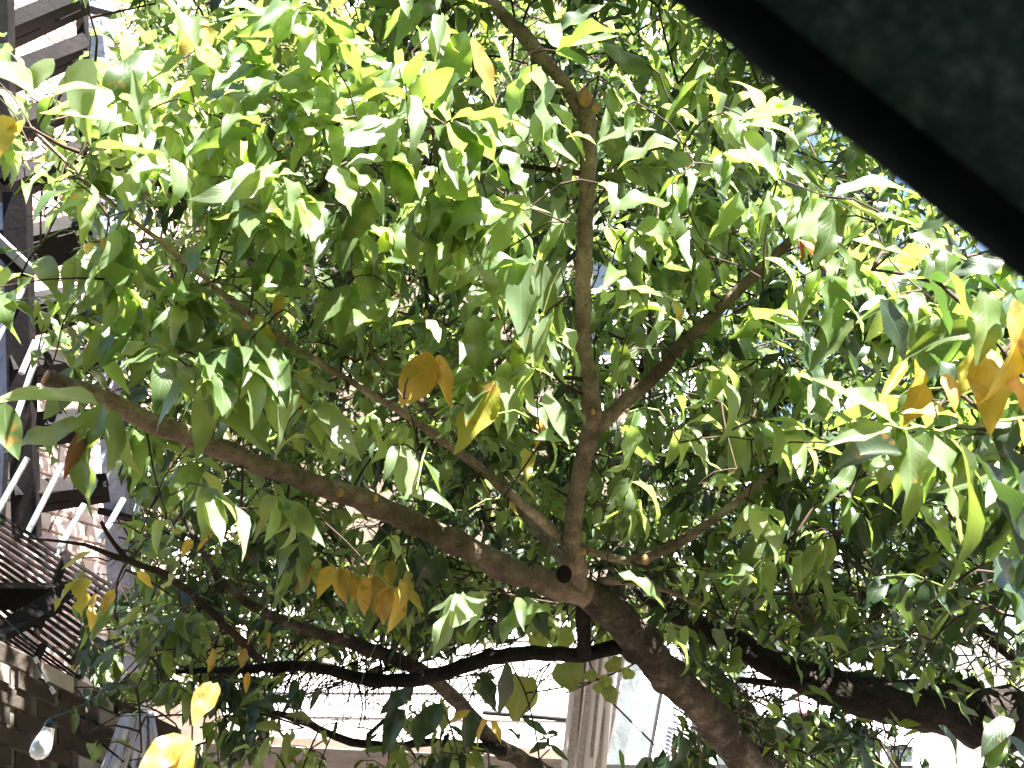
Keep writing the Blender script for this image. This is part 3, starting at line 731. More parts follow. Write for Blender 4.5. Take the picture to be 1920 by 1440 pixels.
# --- white cloth hung in the lower left, string light
M['cloth'] = noise_mat('white cloth', (0.62, 0.66, 0.78), (0.78, 0.80, 0.86), 3, 0.8, 0.1, 30)
cl = Acc(); nx, ny = 60, 24
for j in range(ny + 1):
    for i in range(nx + 1):
        u = i / nx; t = j / ny
        px = 258 + (u - .5) * (62 + 100 * t) - 18 * t; py = 1338 + 190 * t
        d = 2.7 + (0.05 * math.sin(u * 17 + 2 * t) + 0.03 * math.sin(u * 41 + t * 5) + 0.02 * math.sin(t * 19 + u * 9)) * (0.3 + t)
        cl.v.append(tuple(P(px, py, d)))
for j in range(ny):
    for i in range(nx):
        k = j * (nx + 1) + i; cl.f.append((k, k + 1, k + nx + 2, k + nx + 1))
wc = thing('hanging_cloth', 'white gathered cloth with a thin dark strap hanging in the lower left', 'cloth', P(258, 1338, 2.7))
co = meshobj('fabric', local(cl.v, wc), cl.f, M['cloth'], wc, True)
md = co.modifiers.new('thick', 'SOLIDIFY'); md.thickness = 0.004
v, f = tube([P(190, 1395, 2.6), P(222, 1420, 2.58), P(262, 1455, 2.58)], [.003] * 3, 6); meshobj('strap', local(v, wc), f, M['iron'], wc)
v, f = tube([P(262, 1350, 2.6), P(245, 1400, 2.58), P(228, 1460, 2.58)], [.007] * 3, 6); meshobj('pole', local(v, wc), f, M['galv'], wc)

gm, gn, gb = mat('clear bulb glass'); gb.inputs['Base Color'].default_value = (0.95, 0.97, 0.97, 1); gb.inputs['Roughness'].default_value = 0.12
gb.inputs['Transmission Weight'].default_value = 0.45; gb.inputs['IOR'].default_value = 1.4
sk = mat('socket rubber')[0]; sk.node_tree.nodes['Principled BSDF'].inputs['Base Color'].default_value = (0.02, 0.04, 0.038, 1)
blb = thing('string_light_bulb', 'clear glass string light bulb in a dark socket against the brick wall', 'light bulb', P(92, 1362, 1.9))
ax0 = P(93, 1362, 1.9); ax1 = P(72, 1415, 1.88); ax = ax1 - ax0
prof = [(0.0, .36), (.12, .40), (.3, .48), (.5, .58), (.72, .66), (.95, .62), (1.1, .42), (1.18, .08)]
path = [ax0.lerp(ax1, t) for t, _ in prof]; v, f = tube(path, [r * L(28, 1.9) for _, r in prof], 20); meshobj('globe', local(v, blb), f, gm, blb, True)
path = [ax0.lerp(ax1, t) for t in (-.28, -.1, .02)]; v, f = tube(path, [L(7, 1.9), L(11, 1.9), L(10.5, 1.9)], 16); meshobj('socket', local(v, blb), f, sk, blb, True)
v, f = tube([ax0.lerp(ax1, t) for t in (.15, .4, .5, .6, .75)], [L(2, 1.9), L(3, 1.9), L(6, 1.9), L(6, 1.9), L(2, 1.9)], 6); meshobj('filament', local(v, blb), f, M['galv'], blb, True)
wire = thing('light_cable', 'dark twisted cable carrying the string light bulb across the foliage', 'cable', P(95, 1350, 1.9))
pp, rr = smooth_path([P(-60, 1100, 1.9), P(45, 1195, 1.92), P(75, 1255, 1.92), P(115, 1325, 1.9), P(97, 1350, 1.9)], [.0018] * 5, 0.02)
v, f = tube(pp, rr, 6); meshobj('cable', local(v, wire), f, sk, wire, True)
pp, rr = smooth_path([P(97, 1348, 1.9), P(190, 1300, 2.0), P(290, 1200, 2.1), P(390, 1085, 2.2), P(520, 960, 2.5)], [.0016] * 5, 0.03)
v, f = tube(pp, rr, 6); meshobj('cable', local(v, wire), f, sk, wire, True)
for (x0, y0, x1, y1) in [(66, 1232, 71, 1243), (81, 1262, 90, 1278), (95, 1288, 102, 1300)]:
    v, f = tube([P(x0, y0, 1.895), P(x1, y1, 1.895)], [.0042] * 2, 6); meshobj('cable_tie', local(v, wire), f, M['white_paint'], wire)

# ================================================================ TREES
PAL_N = ['leaf', 'leaf_fresh', 'leaf_fresh', 'leaf_fresh', 'leaf']
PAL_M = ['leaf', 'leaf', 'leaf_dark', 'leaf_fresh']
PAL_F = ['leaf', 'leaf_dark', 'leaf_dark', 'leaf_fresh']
trunk_foot = P(1640, 1750, 3.3); trunk_foot.z = 0
T = Tree('peach_tree', 'peach tree with sawn branches and long drooping leaves filling the middle', trunk_foot)
foot = pix(trunk_foot)
T.branch([(foot[0], foot[1], foot[2], 130), (1500, 1560, 3.1, 84), (1400, 1430, 2.95, 68), (1325, 1335, 2.85, 66), (1245, 1255, 2.75, 64), (1175, 1175, 2.65, 66), (1120, 1125, 2.6, 62), (1078, 1098, 2.58, 44)], 'bark_grey', 20, 'trunk', 0.12, step=0.03, keep=1)
T.branch([(1150, 1180, 2.7, 50), (1150, 1110, 2.75, 44), (1165, 1060, 2.85, 34), (1160, 980, 3.0, 30), (1172, 880, 3.2, 26), (1160, 700, 3.5, 18)], 'bark_grey', 12)
T.branch([(1085, 1110, 2.56, 46), (1076, 1060, 2.5, 35), (1074, 1000, 2.46, 33), (1085, 900, 2.4, 33), (1108, 800, 2.34, 36), (1112, 755, 2.3, 38), (1098, 680, 2.25, 31), (1092, 590, 2.2, 30), (1098, 450, 2.12, 30), (1103, 300, 2.05, 31), (1100, 230, 2.0, 33), (1098, 182, 1.97, 30)], 'bark', 16, cut=True, keep=1, label='upright brown branch sawn off at the top')
T.branch([(1092, 215, 2.0, 30), (1060, 160, 1.98, 25), (1020, 110, 1.95, 25), (975, 60, 1.92, 24), (925, 10, 1.9, 22), (860, -60, 1.9, 20), (760, -160, 1.9, 14)], 'bark', 12, keep=1)
T.branch([(1100, 1115, 2.56, 50), (1020, 1090, 2.5, 50), (950, 1068, 2.46, 48), (850, 1015, 2.38, 45), (750, 968, 2.3, 42), (640, 925, 2.22, 40), (520, 882, 2.12, 37), (420, 845, 2.05, 36), (310, 800, 1.96, 38), (200, 752, 1.88, 37), (125, 722, 1.82, 33), (88, 708, 1.8, 34)], 'bark', 18, cut=True, keep=1, label='long smooth limb sawn off at its left end')
T.branch([(1068, 1025, 2.5, 20), (1010, 970, 2.45, 19), (940, 912, 2.4, 17), (870, 855, 2.35, 18), (760, 778, 2.28, 15), (640, 705, 2.2, 13), (530, 635, 2.1, 14), (430, 560, 2.0, 12), (330, 475, 1.92, 11), (270, 430, 1.85, 9), (200, 375, 1.8, 8), (120, 300, 1.75, 7), (60, 240, 1.7, 6)], 'bark', 8, keep=1)
T.branch([(1060, 1060, 2.7, 18), (980, 960, 2.8, 20), (880, 840, 2.85, 21), (790, 752, 2.85, 21), (700, 668, 2.85, 18), (610, 598, 2.85, 16), (550, 530, 2.85, 13), (500, 420, 2.8, 10), (470, 300, 2.7, 8)], 'bark', 10)
T.branch([(1118, 800, 2.34, 30), (1150, 775, 2.32, 27), (1230, 700, 2.3, 25), (1330, 595, 2.26, 22), (1400, 530, 2.22, 21), (1450, 480, 2.2, 19), (1492, 440, 2.16, 17)], 'bark', 10, cut=True, keep=1)
T.branch([(1085, 1020, 2.5, 12), (1140, 1045, 2.48, 14), (1210, 1046, 2.46, 19), (1290, 1005, 2.44, 18), (1370, 950, 2.42, 15), (1450, 880, 2.4, 9)], 'bark', 10, keep=1)
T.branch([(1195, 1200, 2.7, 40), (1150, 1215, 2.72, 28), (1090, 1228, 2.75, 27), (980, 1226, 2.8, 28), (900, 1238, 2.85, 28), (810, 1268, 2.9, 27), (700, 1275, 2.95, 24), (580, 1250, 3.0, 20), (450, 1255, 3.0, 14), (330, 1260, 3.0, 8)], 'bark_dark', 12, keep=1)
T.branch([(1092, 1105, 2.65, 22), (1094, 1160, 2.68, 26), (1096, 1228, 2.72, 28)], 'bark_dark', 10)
T.branch([(1130, 1520, 3.3, 40), (1020, 1450, 3.2, 34), (930, 1395, 3.15, 30), (860, 1318, 3.1, 28), (790, 1258, 3.0, 26), (690, 1216, 2.95, 24), (570, 1178, 2.9, 20), (480, 1140, 2.85, 17), (410, 1080, 2.8, 12), (340, 960, 2.75, 8)], 'bark_grey', 12, keep=1)
T.branch([(490, 1240, 2.7, 16), (440, 1190, 2.65, 15), (385, 1135, 2.6, 14), (320, 1082, 2.5, 13), (240, 1052, 2.4, 12), (160, 1022, 2.3, 7), (60, 1010, 2.2, 4)], 'twig', 8, keep=1)
T.branch([(240, 1052, 2.4, 10), (215, 1020, 2.38, 8), (190, 978, 2.35, 7)], 'twig', 7)
T.branch([(300, 345, 1.8, 12), (230, 320, 1.76, 11), (150, 285, 1.7, 9), (95, 262, 1.65, 7), (55, 238, 1.62, 6)], 'twig', 7)
T.branch([(400, 415, 1.95, 13), (350, 380, 1.88, 12), (300, 345, 1.8, 12)], 'twig', 7)
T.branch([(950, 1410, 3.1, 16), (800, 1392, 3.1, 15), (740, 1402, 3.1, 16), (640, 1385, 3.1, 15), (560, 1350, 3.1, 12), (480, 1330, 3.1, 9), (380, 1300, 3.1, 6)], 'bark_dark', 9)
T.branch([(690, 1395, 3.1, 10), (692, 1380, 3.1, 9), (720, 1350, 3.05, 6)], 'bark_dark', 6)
T.branch([(1086, 325, 2.05, 12), (1030, 316, 2.05, 10), (975, 312, 2.05, 9), (920, 315, 2.05, 7)], 'twig', 7)
T.branch([(1096, 712, 2.26, 10), (1040, 708, 2.24, 7), (985, 708, 2.22, 6), (930, 722, 2.2, 5)], 'twig', 7)
T.branch([(1100, 745, 2.3, 8), (1060, 718, 2.2, 6), (1020, 708, 2.1, 5)], 'twig', 6)
T.branch([(840, 236, 1.8, 5), (780, 246, 1.8, 7), (700, 256, 1.82, 8), (640, 300, 1.9, 9), (560, 420, 2.2, 10), (552, 520, 2.6, 12)], 'twig', 7)
T.branch([(1120, 1090, 2.6, 16), (1200, 1090, 2.58, 15), (1260, 1110, 2.56, 10), (1310, 1135, 2.54, 6)], 'bark', 8)
T.branch([(800, 620, 2.6, 6), (800, 540, 2.6, 9), (795, 440, 2.55, 11), (780, 330, 2.5, 9), (740, 200, 2.4, 8), (700, 60, 2.3, 6)], 'twig', 7)
# knot hole and small cut stubs
def blob_on(px, py, d, w, h, name, mname, tilt=0.0, dep=0.012):
    a = Acc(); c0 = P(px, py, d); k = 14
    ring = lambda s, z: [c0 + Rv * (L(w, d) / 2 * s * math.cos(2 * math.pi * i / k + tilt)) + Uv * (L(h, d) / 2 * s * math.sin(2 * math.pi * i / k)) - Fv * z for i in range(k)]
    vs = ring(1.0, -dep) + ring(0.95, 0.0) + ring(0.5, dep * 0.35); fs = []
    for r_ in range(2):
        for i in range(k): fs.append((r_ * k + i, r_ * k + (i + 1) % k, (r_ + 1) * k + (i + 1) % k, (r_ + 1) * k + i))
    fs.append(tuple(2 * k + i for i in range(k)))
    meshobj(name, local(vs, T.root), fs, M[mname], T.root, True)
blob_on(1058, 1078, 2.42, 30, 34, 'knot_hole', 'hollow')
for (px, py, d, w, h) in [(1098, 180, 1.945, 26, 36), (1118, 202, 1.94, 18, 14), (1112, 772, 2.25, 8, 12), (636, 925, 2.165, 14, 16), (1210, 1050, 2.42, 14, 20), (1175, 772, 2.2, 7, 8), (1210, 1098, 2.53, 9, 12), (704, 935, 2.22, 8, 14), (1095, 1035, 2.4, 9, 12)]:
    blob_on(px, py, d, w, h, 'cut_stub', 'cut')

# ---- hand-placed leaves: (stalk x, y, tip x, y, depth, material, width, depth change to the tip)
HL = [
 (1010, 40, 1050, 118, 1.55, 'leaf_fresh', 1.3), (1062, 88, 1152, 98, 1.6, 'leaf_fresh', 1.5), (1050, 60, 1120, 20, 1.6, 'leaf_fresh', 1.2), (1012, 125, 998, 268, 1.5, 'leaf_fresh', 1.25),
 (1120, 270, 1226, 240, 1.55, 'leaf_fresh', 1.4), (1270, 268, 1160, 312, 1.5, 'leaf_fresh', 1.5), (1118, 272, 1062, 248, 1.6, 'leaf_fresh', 1.0), (1125, 262, 1150, 215, 1.6, 'leaf_fresh', .8),
 (872, 58, 845, 205, 1.45, 'leaf', 1.2), (885, 70, 884, 188, 1.42, 'leaf_yellow', 1.4), (930, 70, 930, 150, 1.5, 'leaf_fresh', 1.1), (1020, 180, 1070, 300, 1.6, 'leaf_fresh', .9),
 (825, 278, 845, 362, 1.4, 'leaf_fresh', 1.1), (890, 262, 885, 330, 1.45, 'leaf', 1.2), (945, 280, 980, 370, 1.45, 'leaf', 1.1), (780, 280, 775, 330, 1.5, 'leaf', 1.1),
 (992, 368, 920, 475, 1.5, 'leaf_fresh', 1.4), (870, 380, 868, 480, 1.5, 'leaf', 1.6), (1000, 255, 1060, 320, 1.5, 'leaf_fresh', .9), (900, 255, 1000, 290, 1.55, 'leaf_fresh', 1),
 (985, 478, 948, 640, 1.6, 'leaf_fresh', 1.1), (1012, 485, 1018, 620, 1.6, 'leaf_fresh', 1.0), (1000, 488, 860, 552, 1.6, 'leaf', 1.1), (985, 485, 930, 540, 1.7, 'leaf', 1.2),
 (890, 590, 905, 705, 1.6, 'leaf', 1.5), (940, 600, 900, 690, 1.62, 'leaf', 1.4), (870, 610, 925, 690, 1.64, 'leaf_dark', 1.3), (1030, 590, 1080, 700, 1.7, 'leaf_fresh', 1.1),
 (930, 705, 975, 810, 1.6, 'leaf_fresh', 1.2), (925, 708, 850, 780, 1.6, 'leaf', 1.2), (925, 712, 888, 852, 1.58, 'leaf_olive', 1.2), (935, 712, 915, 800, 1.62, 'leaf_fresh', 1.0), (1025, 735, 1030, 835, 1.65, 'leaf_fresh', 1.4), (1060, 740, 1085, 800, 1.7, 'leaf', 1.2), (1000, 700, 970, 620, 1.7, 'leaf_fresh', 1),
 (530, 330, 545, 430, 1.35, 'leaf_fresh', 1.7), (625, 310, 650, 400, 1.35, 'leaf_fresh', 1.7), (720, 300, 650, 300, 1.4, 'leaf_fresh', 1.2), (500, 335, 560, 330, 1.35, 'leaf_fresh', 1.3),
 (100, 110, 60, 180, 1.2, 'leaf_fresh', 1.3), (175, 110, 120, 240, 1.25, 'leaf_fresh', 1.2), (60, 150, 10, 100, 1.2, 'leaf_fresh', 1.1), (10, 115, 25, 200, 1.15, 'leaf_fresh', 1.5), (195, 165, 90, 190, 1.2, 'leaf_fresh', 1.0), (250, 235, 120, 240, 1.2, 'leaf_fresh', 1.0),
 (270, 240, 250, 150, 1.25, 'leaf_fresh', 1.2), (290, 245, 330, 210, 1.25, 'leaf_fresh', 1.2), (5, 215, 15, 285, 1.15, 'leaf_olive', 1.8), (45, 225, 5, 290, 1.15, 'leaf_yellow', 1.4),
 (195, 755, 168, 955, 1.55, 'leaf', 1.1), (205, 765, 225, 880, 1.52, 'leaf_fresh', 1.0), (185, 760, 2, 775, 1.5, 'leaf_fresh', .7), (160, 790, 22, 865, 1.5, 'leaf_fresh', .9), (10, 755, 5, 850, 1.4, 'leaf', 1.8), (190, 770, 215, 900, 1.56, 'leaf_fresh', 1.2), (165, 800, 150, 830, 1.5, 'leaf_fresh', 1.3), (160, 800, 120, 880, 1.54, 'leaf_dead', 1.0),
 (320, 640, 220, 690, 1.5, 'leaf_fresh', 1.2), (400, 645, 300, 700, 1.45, 'leaf_fresh', 1.2), (425, 660, 285, 780, 1.46, 'leaf', 1.3), (455, 660, 505, 800, 1.45, 'leaf_fresh', 1.1), (480, 650, 548, 830, 1.48, 'leaf_fresh', .8), (385, 715, 425, 870, 1.46, 'leaf', 1.3), (380, 720, 390, 850, 1.5, 'leaf_fresh', 1.0), (190, 660, 215, 745, 1.6, 'leaf', 1.0), (185, 655, 135, 690, 1.6, 'leaf', 1.2),
 (360, 560, 300, 560, 1.5, 'leaf', 1.2), (250, 480, 140, 535, 1.45, 'leaf_fresh', 1.2), (60, 520, 20, 590, 1.4, 'leaf', 1.0),
 (350, 330, 350, 400, 1.4, 'leaf', 1.4), (420, 330, 350, 420, 1.5, 'leaf', 1.2), (440, 400, 350, 530, 1.5, 'leaf_fresh', 1.1), (700, 370, 660, 470, 1.5, 'leaf', 1.3), (760, 390, 770, 470, 1.5, 'leaf', 1.5), (600, 440, 560, 540, 1.5, 'leaf', 1.3), (540, 570, 500, 630, 1.5, 'leaf', 1.5),
 (410, 35, 520, 60, 1.4, 'leaf_fresh', 1.2), (560, 45, 590, 130, 1.4, 'leaf_fresh', 1.3), (600, 80, 690, 110, 1.4, 'leaf_fresh', 1.3), (460, 165, 385, 210, 1.4, 'leaf_fresh', 1.2), (480, 180, 400, 190, 1.42, 'leaf_fresh', 1.3), (620, 190, 550, 200, 1.42, 'leaf_fresh', 1.3), (500, 200, 460, 230, 1.4, 'leaf', 1.4),
 (1565, 368, 1705, 345, 1.5, 'leaf_fresh', 1.0), (1568, 372, 1650, 445, 1.5, 'leaf_fresh', 1.2), (1562, 378, 1545, 500, 1.5, 'leaf', 1.1), (1555, 378, 1480, 438, 1.52, 'leaf_fresh', 1.6), (1560, 372, 1600, 420, 1.5, 'leaf', 1.3), (1520, 340, 1510, 410, 1.52, 'leaf_fresh', .8),
 (1408, 375, 1400, 505, 1.5, 'leaf', 1.3), (1385, 360, 1335, 440, 1.48, 'leaf_fresh', 1.4), (1350, 340, 1290, 330, 1.5, 'leaf_fresh', 1.0), (1340, 330, 1390, 365, 1.5, 'leaf_fresh', 1.0), (1530, 220, 1470, 290, 1.5, 'leaf', 1.2), (1340, 210, 1290, 245, 1.6, 'leaf_fresh', 1.2),
 (1240, 200, 1300, 245, 1.7, 'leaf_fresh', 1.2), (1170, 430, 1260, 500, 1.7, 'leaf_fresh', 1.2), (1130, 470, 1180, 530, 1.7, 'leaf_fresh', 1.2), (1220, 520, 1160, 580, 1.8, 'leaf_fresh', 1.2), (1500, 520, 1450, 540, 1.6, 'leaf_dark', 1.3),
 (1500, 450, 1530, 520, 1.55, 'leaf_dead', 1.5), (1495, 445, 1500, 490, 1.55, 'leaf_dead', 1.2), (1520, 440, 1545, 480, 1.56, 'leaf_dead', 1.2), (1370, 660, 1350, 740, 1.8, 'leaf_fresh', 1.1),
 (330, 1080, 300, 1120, 2.2, 'leaf_olive', 1.4),
 # yellow sprays
 (805, 660, 782, 768, 1.55, 'leaf_yellow', 1.7), (825, 665, 800, 750, 1.57, 'leaf_yellow', 1.6), (800, 600, 830, 640, 1.7, 'leaf_yellow', 1.2), (800, 655, 780, 720, 1.6, 'leaf_yellow', 1.2), (800, 580, 795, 600, 2.0, 'leaf_yellow', 1.2),
 (590, 1060, 562, 1110, 2.1, 'leaf_yellow', 1.2), (625, 1060, 600, 1120, 2.1, 'leaf_yellow', 1.9), (640, 1065, 650, 1110, 2.1, 'leaf_yellow', 1.8), (665, 1075, 660, 1125, 2.08, 'leaf_yellow', 1.4),
 (712, 1075, 690, 1145, 2.05, 'leaf_yellow', 1.3), (720, 1080, 720, 1150, 2.05, 'leaf_yellow', 1.5), (745, 1100, 745, 1185, 2.03, 'leaf_yellow', 1.3), (735, 1080, 700, 1130, 2.08, 'leaf_yellow', 1.3), (760, 1070, 768, 1120, 2.08, 'leaf_olive', 1.4), (765, 1100, 775, 1150, 2.06, 'leaf_olive', 1.3), (705, 1050, 700, 1090, 2.1, 'leaf_yellow', 1.2), (735, 1050, 730, 1100, 2.1, 'leaf_olive', 1.4),
 (395, 1278, 362, 1350, 1.5, 'leaf_yellow', 1.9), (408, 1280, 375, 1356, 1.5, 'leaf_yellow', 1.2), (345, 1380, 275, 1452, 1.2, 'leaf_yellow', 1.8), (352, 1380, 340, 1470, 1.2, 'leaf_yellow', 1.5), (340, 1385, 310, 1470, 1.2, 'leaf_yellow', 1.6),
 (882, 1332, 845, 1360, 2.1, 'leaf_yellow', 1.1), (915, 1350, 900, 1388, 2.1, 'leaf_yellow', 1.6), (920, 1352, 942, 1385, 2.1, 'leaf_yellow', 1.2), (900, 895, 905, 935, 2.1, 'leaf_yellow', 1.3), (955, 940, 960, 970, 2.2, 'leaf_yellow', 1.3), (985, 840, 982, 900, 2.0, 'leaf_olive', 1.5), (970, 900, 990, 940, 2.1, 'leaf_olive', 1.4),
 (160, 1075, 115, 1150, 1.9, 'leaf_olive', 1.4), (150, 1080, 145, 1150, 1.9, 'leaf_olive', 1.7), (182, 1115, 165, 1150, 1.8, 'leaf_yellow', 1.2), (215, 1105, 188, 1150, 1.8, 'leaf_yellow', 1.1), (165, 1140, 180, 1178, 1.8, 'leaf_yellow', 1.4), (265, 1070, 262, 1105, 2.0, 'leaf_yellow', 1.6), (355, 1010, 350, 1045, 2.1, 'leaf_yellow', 1.2), (400, 1000, 375, 1035, 2.0, 'leaf_yellow', 1.0), (170, 1035, 130, 1065, 1.9, 'leaf_olive', 1.4),
 (460, 1215, 455, 1245, 2.3, 'leaf_yellow', 1.3), (465, 1260, 462, 1295, 2.2, 'leaf_yellow', 1.3), (398, 1215, 392, 1255, 2.3, 'leaf_yellow', 1.1), (480, 1180, 470, 1210, 2.3, 'leaf_yellow', 1.1), (505, 1185, 500, 1215, 2.3, 'leaf_yellow', 1.1),
 (410, 60, 330, 120, 1.6, 'leaf_olive', 1.4), (400, 45, 320, 100, 1.62, 'leaf_yellow', 1.0), (440, 75, 430, 110, 1.6, 'leaf_yellow', 1.3), (550, 265, 505, 305, 1.5, 'leaf_yellow', 1.1), (195, 445, 195, 490, 1.4, 'leaf_yellow', 1.4), (175, 455, 155, 480, 1.4, 'leaf_yellow', 1.4), (165, 370, 115, 385, 1.4, 'leaf_yellow', 1.5), (370, 380, 360, 440, 1.5, 'leaf_yellow', 1.5),
 (455, 600, 445, 665, 1.55, 'leaf_yellow', 1.4), (495, 610, 475, 690, 1.55, 'leaf_olive', 1.9), (530, 550, 510, 600, 1.5, 'leaf_yellow', 1.2), (580, 690, 555, 765, 1.9, 'leaf_yellow', 1.0), (480, 590, 500, 660, 1.56, 'leaf_olive', 1.5), (1255, 555, 1270, 620, 1.9, 'leaf_yellow', 1.0), (1015, 770, 1010, 840, 1.9, 'leaf_yellow', 1.0), (318, 520, 315, 570, 1.6, 'leaf_yellow', 1.1), (690, 50, 690, 75, 1.6, 'leaf_yellow', 1.4), (830, 60, 810, 90, 1.6, 'leaf_yellow', 1.3), (860, 770, 870, 800, 2.0, 'leaf_yellow', 1.3), (1130, 170, 1140, 200, 1.9, 'leaf_olive', 1.6), (1160, 120, 1165, 150, 1.9, 'leaf_olive', 1.4),
 (690, 1080, 672, 1150, 2.0, 'leaf_yellow', 1.3), (728, 1100, 712, 1165, 2.0, 'leaf_yellow', 1.4), (750, 1085, 757, 1150, 2.0, 'leaf_yellow', 1.4), (640, 1062, 618, 1118, 2.05, 'leaf_yellow', 1.5), (575, 1062, 572, 1100, 2.1, 'leaf_yellow', 1.3),
 # dark hanging leaves low centre
 (760, 1330, 720, 1395, 2.2, 'leaf_dark', 1.4), (790, 1335, 770, 1400, 2.2, 'leaf_dark', 1.3), (830, 1320, 790, 1380, 2.2, 'leaf_dark', 1.5), (880, 1330, 870, 1400, 2.2, 'leaf_dark', 1.5), (740, 1320, 730, 1380, 2.2, 'leaf_dark', 1.2), (770, 1290, 725, 1340, 2.25, 'leaf_dark', 1.3), (950, 1240, 930, 1340, 2.3, 'leaf_dark', 1.2), (900, 1260, 920, 1330, 2.3, 'leaf_dark', 1.3),
 (830, 1040, 800, 1110, 2.1, 'leaf_dark', 1.6), (860, 1110, 820, 1180, 2.1, 'leaf_dark', 1.5), (890, 1100, 850, 1190, 2.1, 'leaf_dark', 1.2), (990, 1100, 960, 1180, 2.2, 'leaf_dark', 1.5), (1000, 1110, 1000, 1190, 2.2, 'leaf_dark', 1.4), (950, 1120, 925, 1200, 2.2, 'leaf_dark', 1.4),
]
for (bx, by, tx, ty, d, mn, w_) in HL: hero_leaf(T, bx, by, tx, ty, d, mn, w_ * random.uniform(0.9, 1.05), 0.8, random.uniform(-0.03, 0.03))

NEAR = ["1 2 3 4 5 5 6 5 6 3 1 0 0 0 0 0", "5 7 7 7 7 7 7 7 6 4 3 2 1 0 0 0", "7 8 7 8 8 8 8 7 5 6 6 5 4 2 0 0", "7 4 7 8 8 8 8 8 4 7 8 8 7 4 2 0",
        "2 3 7 8 7 7 6 7 2 6 7 6 7 6 4 1", "1 4 5 7 6 6 5 5 2 5 4 4 5 4 3 1", "1 2 2 6 4 3 4 4 2 3 3 4 4 3 2 1", "0 1 1 3 1 1 2 2 1 3 3 3 2 2 1 0", "0 1 1 2 0 0 1 0 0 1 1 1 1 1 0 0", "0 1 0 0 1 1 1 1 1 0 1 1 0 0 0 0"]
MIDG = ["0 1 6 9 9 9 9 9 9 9 9 8 4 0 0 0", "1 3 8 9 9 9 9 9 9 9 9 9 8 2 0 0", "3 5 8 9 9 9 9 9 9 9 9 9 9 7 2 0", "2 3 8 9 9 9 9 9 9 9 9 9 9 8 6 2", "2 6 9 9 9 9 9 9 8 9 9 9 9 9 8 6",
        "2 7 9 9 9 9 9 9 8 9 9 9 9 9 9 8", "1 4 9 9 9 9 9 9 8 9 9 9 9 9 9 9", "0 2 7 8 9 9 9 9 8 9 9 9 9 9 9 8", "1 2 6 9 9 7 9 9 7 7 8 8 8 7 7 5", "0 3 7 9 9 9 9 8 7 5 8 8 8 7 6 5", "0 3 8 9 6 3 4 2 1 3 6 4 6 5 5 5", "0 1 2 2 1 0 1 1 1 1 3 5 5 3 3 4"]
def populate(TT, grid, n, d0, d1, ln, nl, ls, pal, yoff=0, dp=1.0, conn=0.003):
    pts = density_points(grid, n, d0, d1, dp, 0, yoff)
    N0 = np.array(TT.nodes)
    pts.sort(key=lambda p: np.linalg.norm(N0 - p, axis=1).min())
    for p in pts:
        ax = np.array([rng.normal(0, 1), rng.normal(0, .8), rng.normal(0.15, .5)])
        k = int(((N0 - p) ** 2).sum(1).argmin()); ou = p - N0[k]; ou /= np.linalg.norm(ou) + 1e-6
        ax = ax / np.linalg.norm(ax) + ou * 0.8
        b = TT.sprig(p, ax, ln * random.uniform(.7, 1.3), nl, ls, pal)
        TT.connect(b, conn)
populate(T, NEAR, 400, 1.35, 2.1, 0.075, 7, 0.108, PAL_N, 0, 1.0, 0.0016)
populate(T, MIDG, 950, 2.1, 3.1, 0.13, 8, 0.092, PAL_M)
# foliage above and to the left of the picture (it shades what we see)
TOPG = ["3 5 6 6 6 6 6 6 6 6 6 5 4 2 1 0", "4 6 8 8 8 8 8 8 8 8 8 7 6 3 1 0"]
populate(T, TOPG, 230, 1.9, 3.1, 0.13, 8, 0.10, PAL_M, -240)
TOP2 = ["0 1 2 4 6 7 8 9 9 9 9 9 9 9 8 8", "0 1 2 4 6 7 8 9 9 9 9 9 9 9 9 9", "0 0 1 2 3 4 5 7 7 8 8 9 9 9 9 9"]
populate(T, TOP2, 300, 1.7, 2.6, 0.13, 9, 0.12, PAL_M, -470)
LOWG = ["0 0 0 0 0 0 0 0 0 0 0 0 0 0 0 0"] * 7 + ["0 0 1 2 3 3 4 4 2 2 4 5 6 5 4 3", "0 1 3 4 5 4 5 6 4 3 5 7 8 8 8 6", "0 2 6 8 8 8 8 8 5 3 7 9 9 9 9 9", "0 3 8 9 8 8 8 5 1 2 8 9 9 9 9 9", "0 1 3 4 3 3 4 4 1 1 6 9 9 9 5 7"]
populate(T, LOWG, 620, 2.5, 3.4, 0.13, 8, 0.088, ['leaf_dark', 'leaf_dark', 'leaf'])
# bare fine twigs hanging low
for k in range(150):
    x = random.uniform(430, 1080); y = random.uniform(1190, 1270); d = random.uniform(2.8, 3.3)
    if x > 900 and random.random() < .5: continue
    p = Pn(x, y, d); pth = [p]; a = random.uniform(-1.0, 1.0)
    for j in range(5):
        a += random.uniform(-.35, .35)
        x += -math.sin(a) * 30 - 12; y += math.cos(a) * random.uniform(14, 30); pth.append(Pn(x, y, d + random.uniform(-.02, .02)))
    T.twig(pth, 0.0032, 0.0012, 'bark_dark')
    for j in (1, 2, 3):
        q = pth[j]; e = np.array([random.uniform(-.05, .03), 0, random.uniform(-.07, .0)]); T.twig([q, q + e * .5 + rng.normal(0, .006, 3), q + e], 0.0014, 0.0007, 'bark_dark')

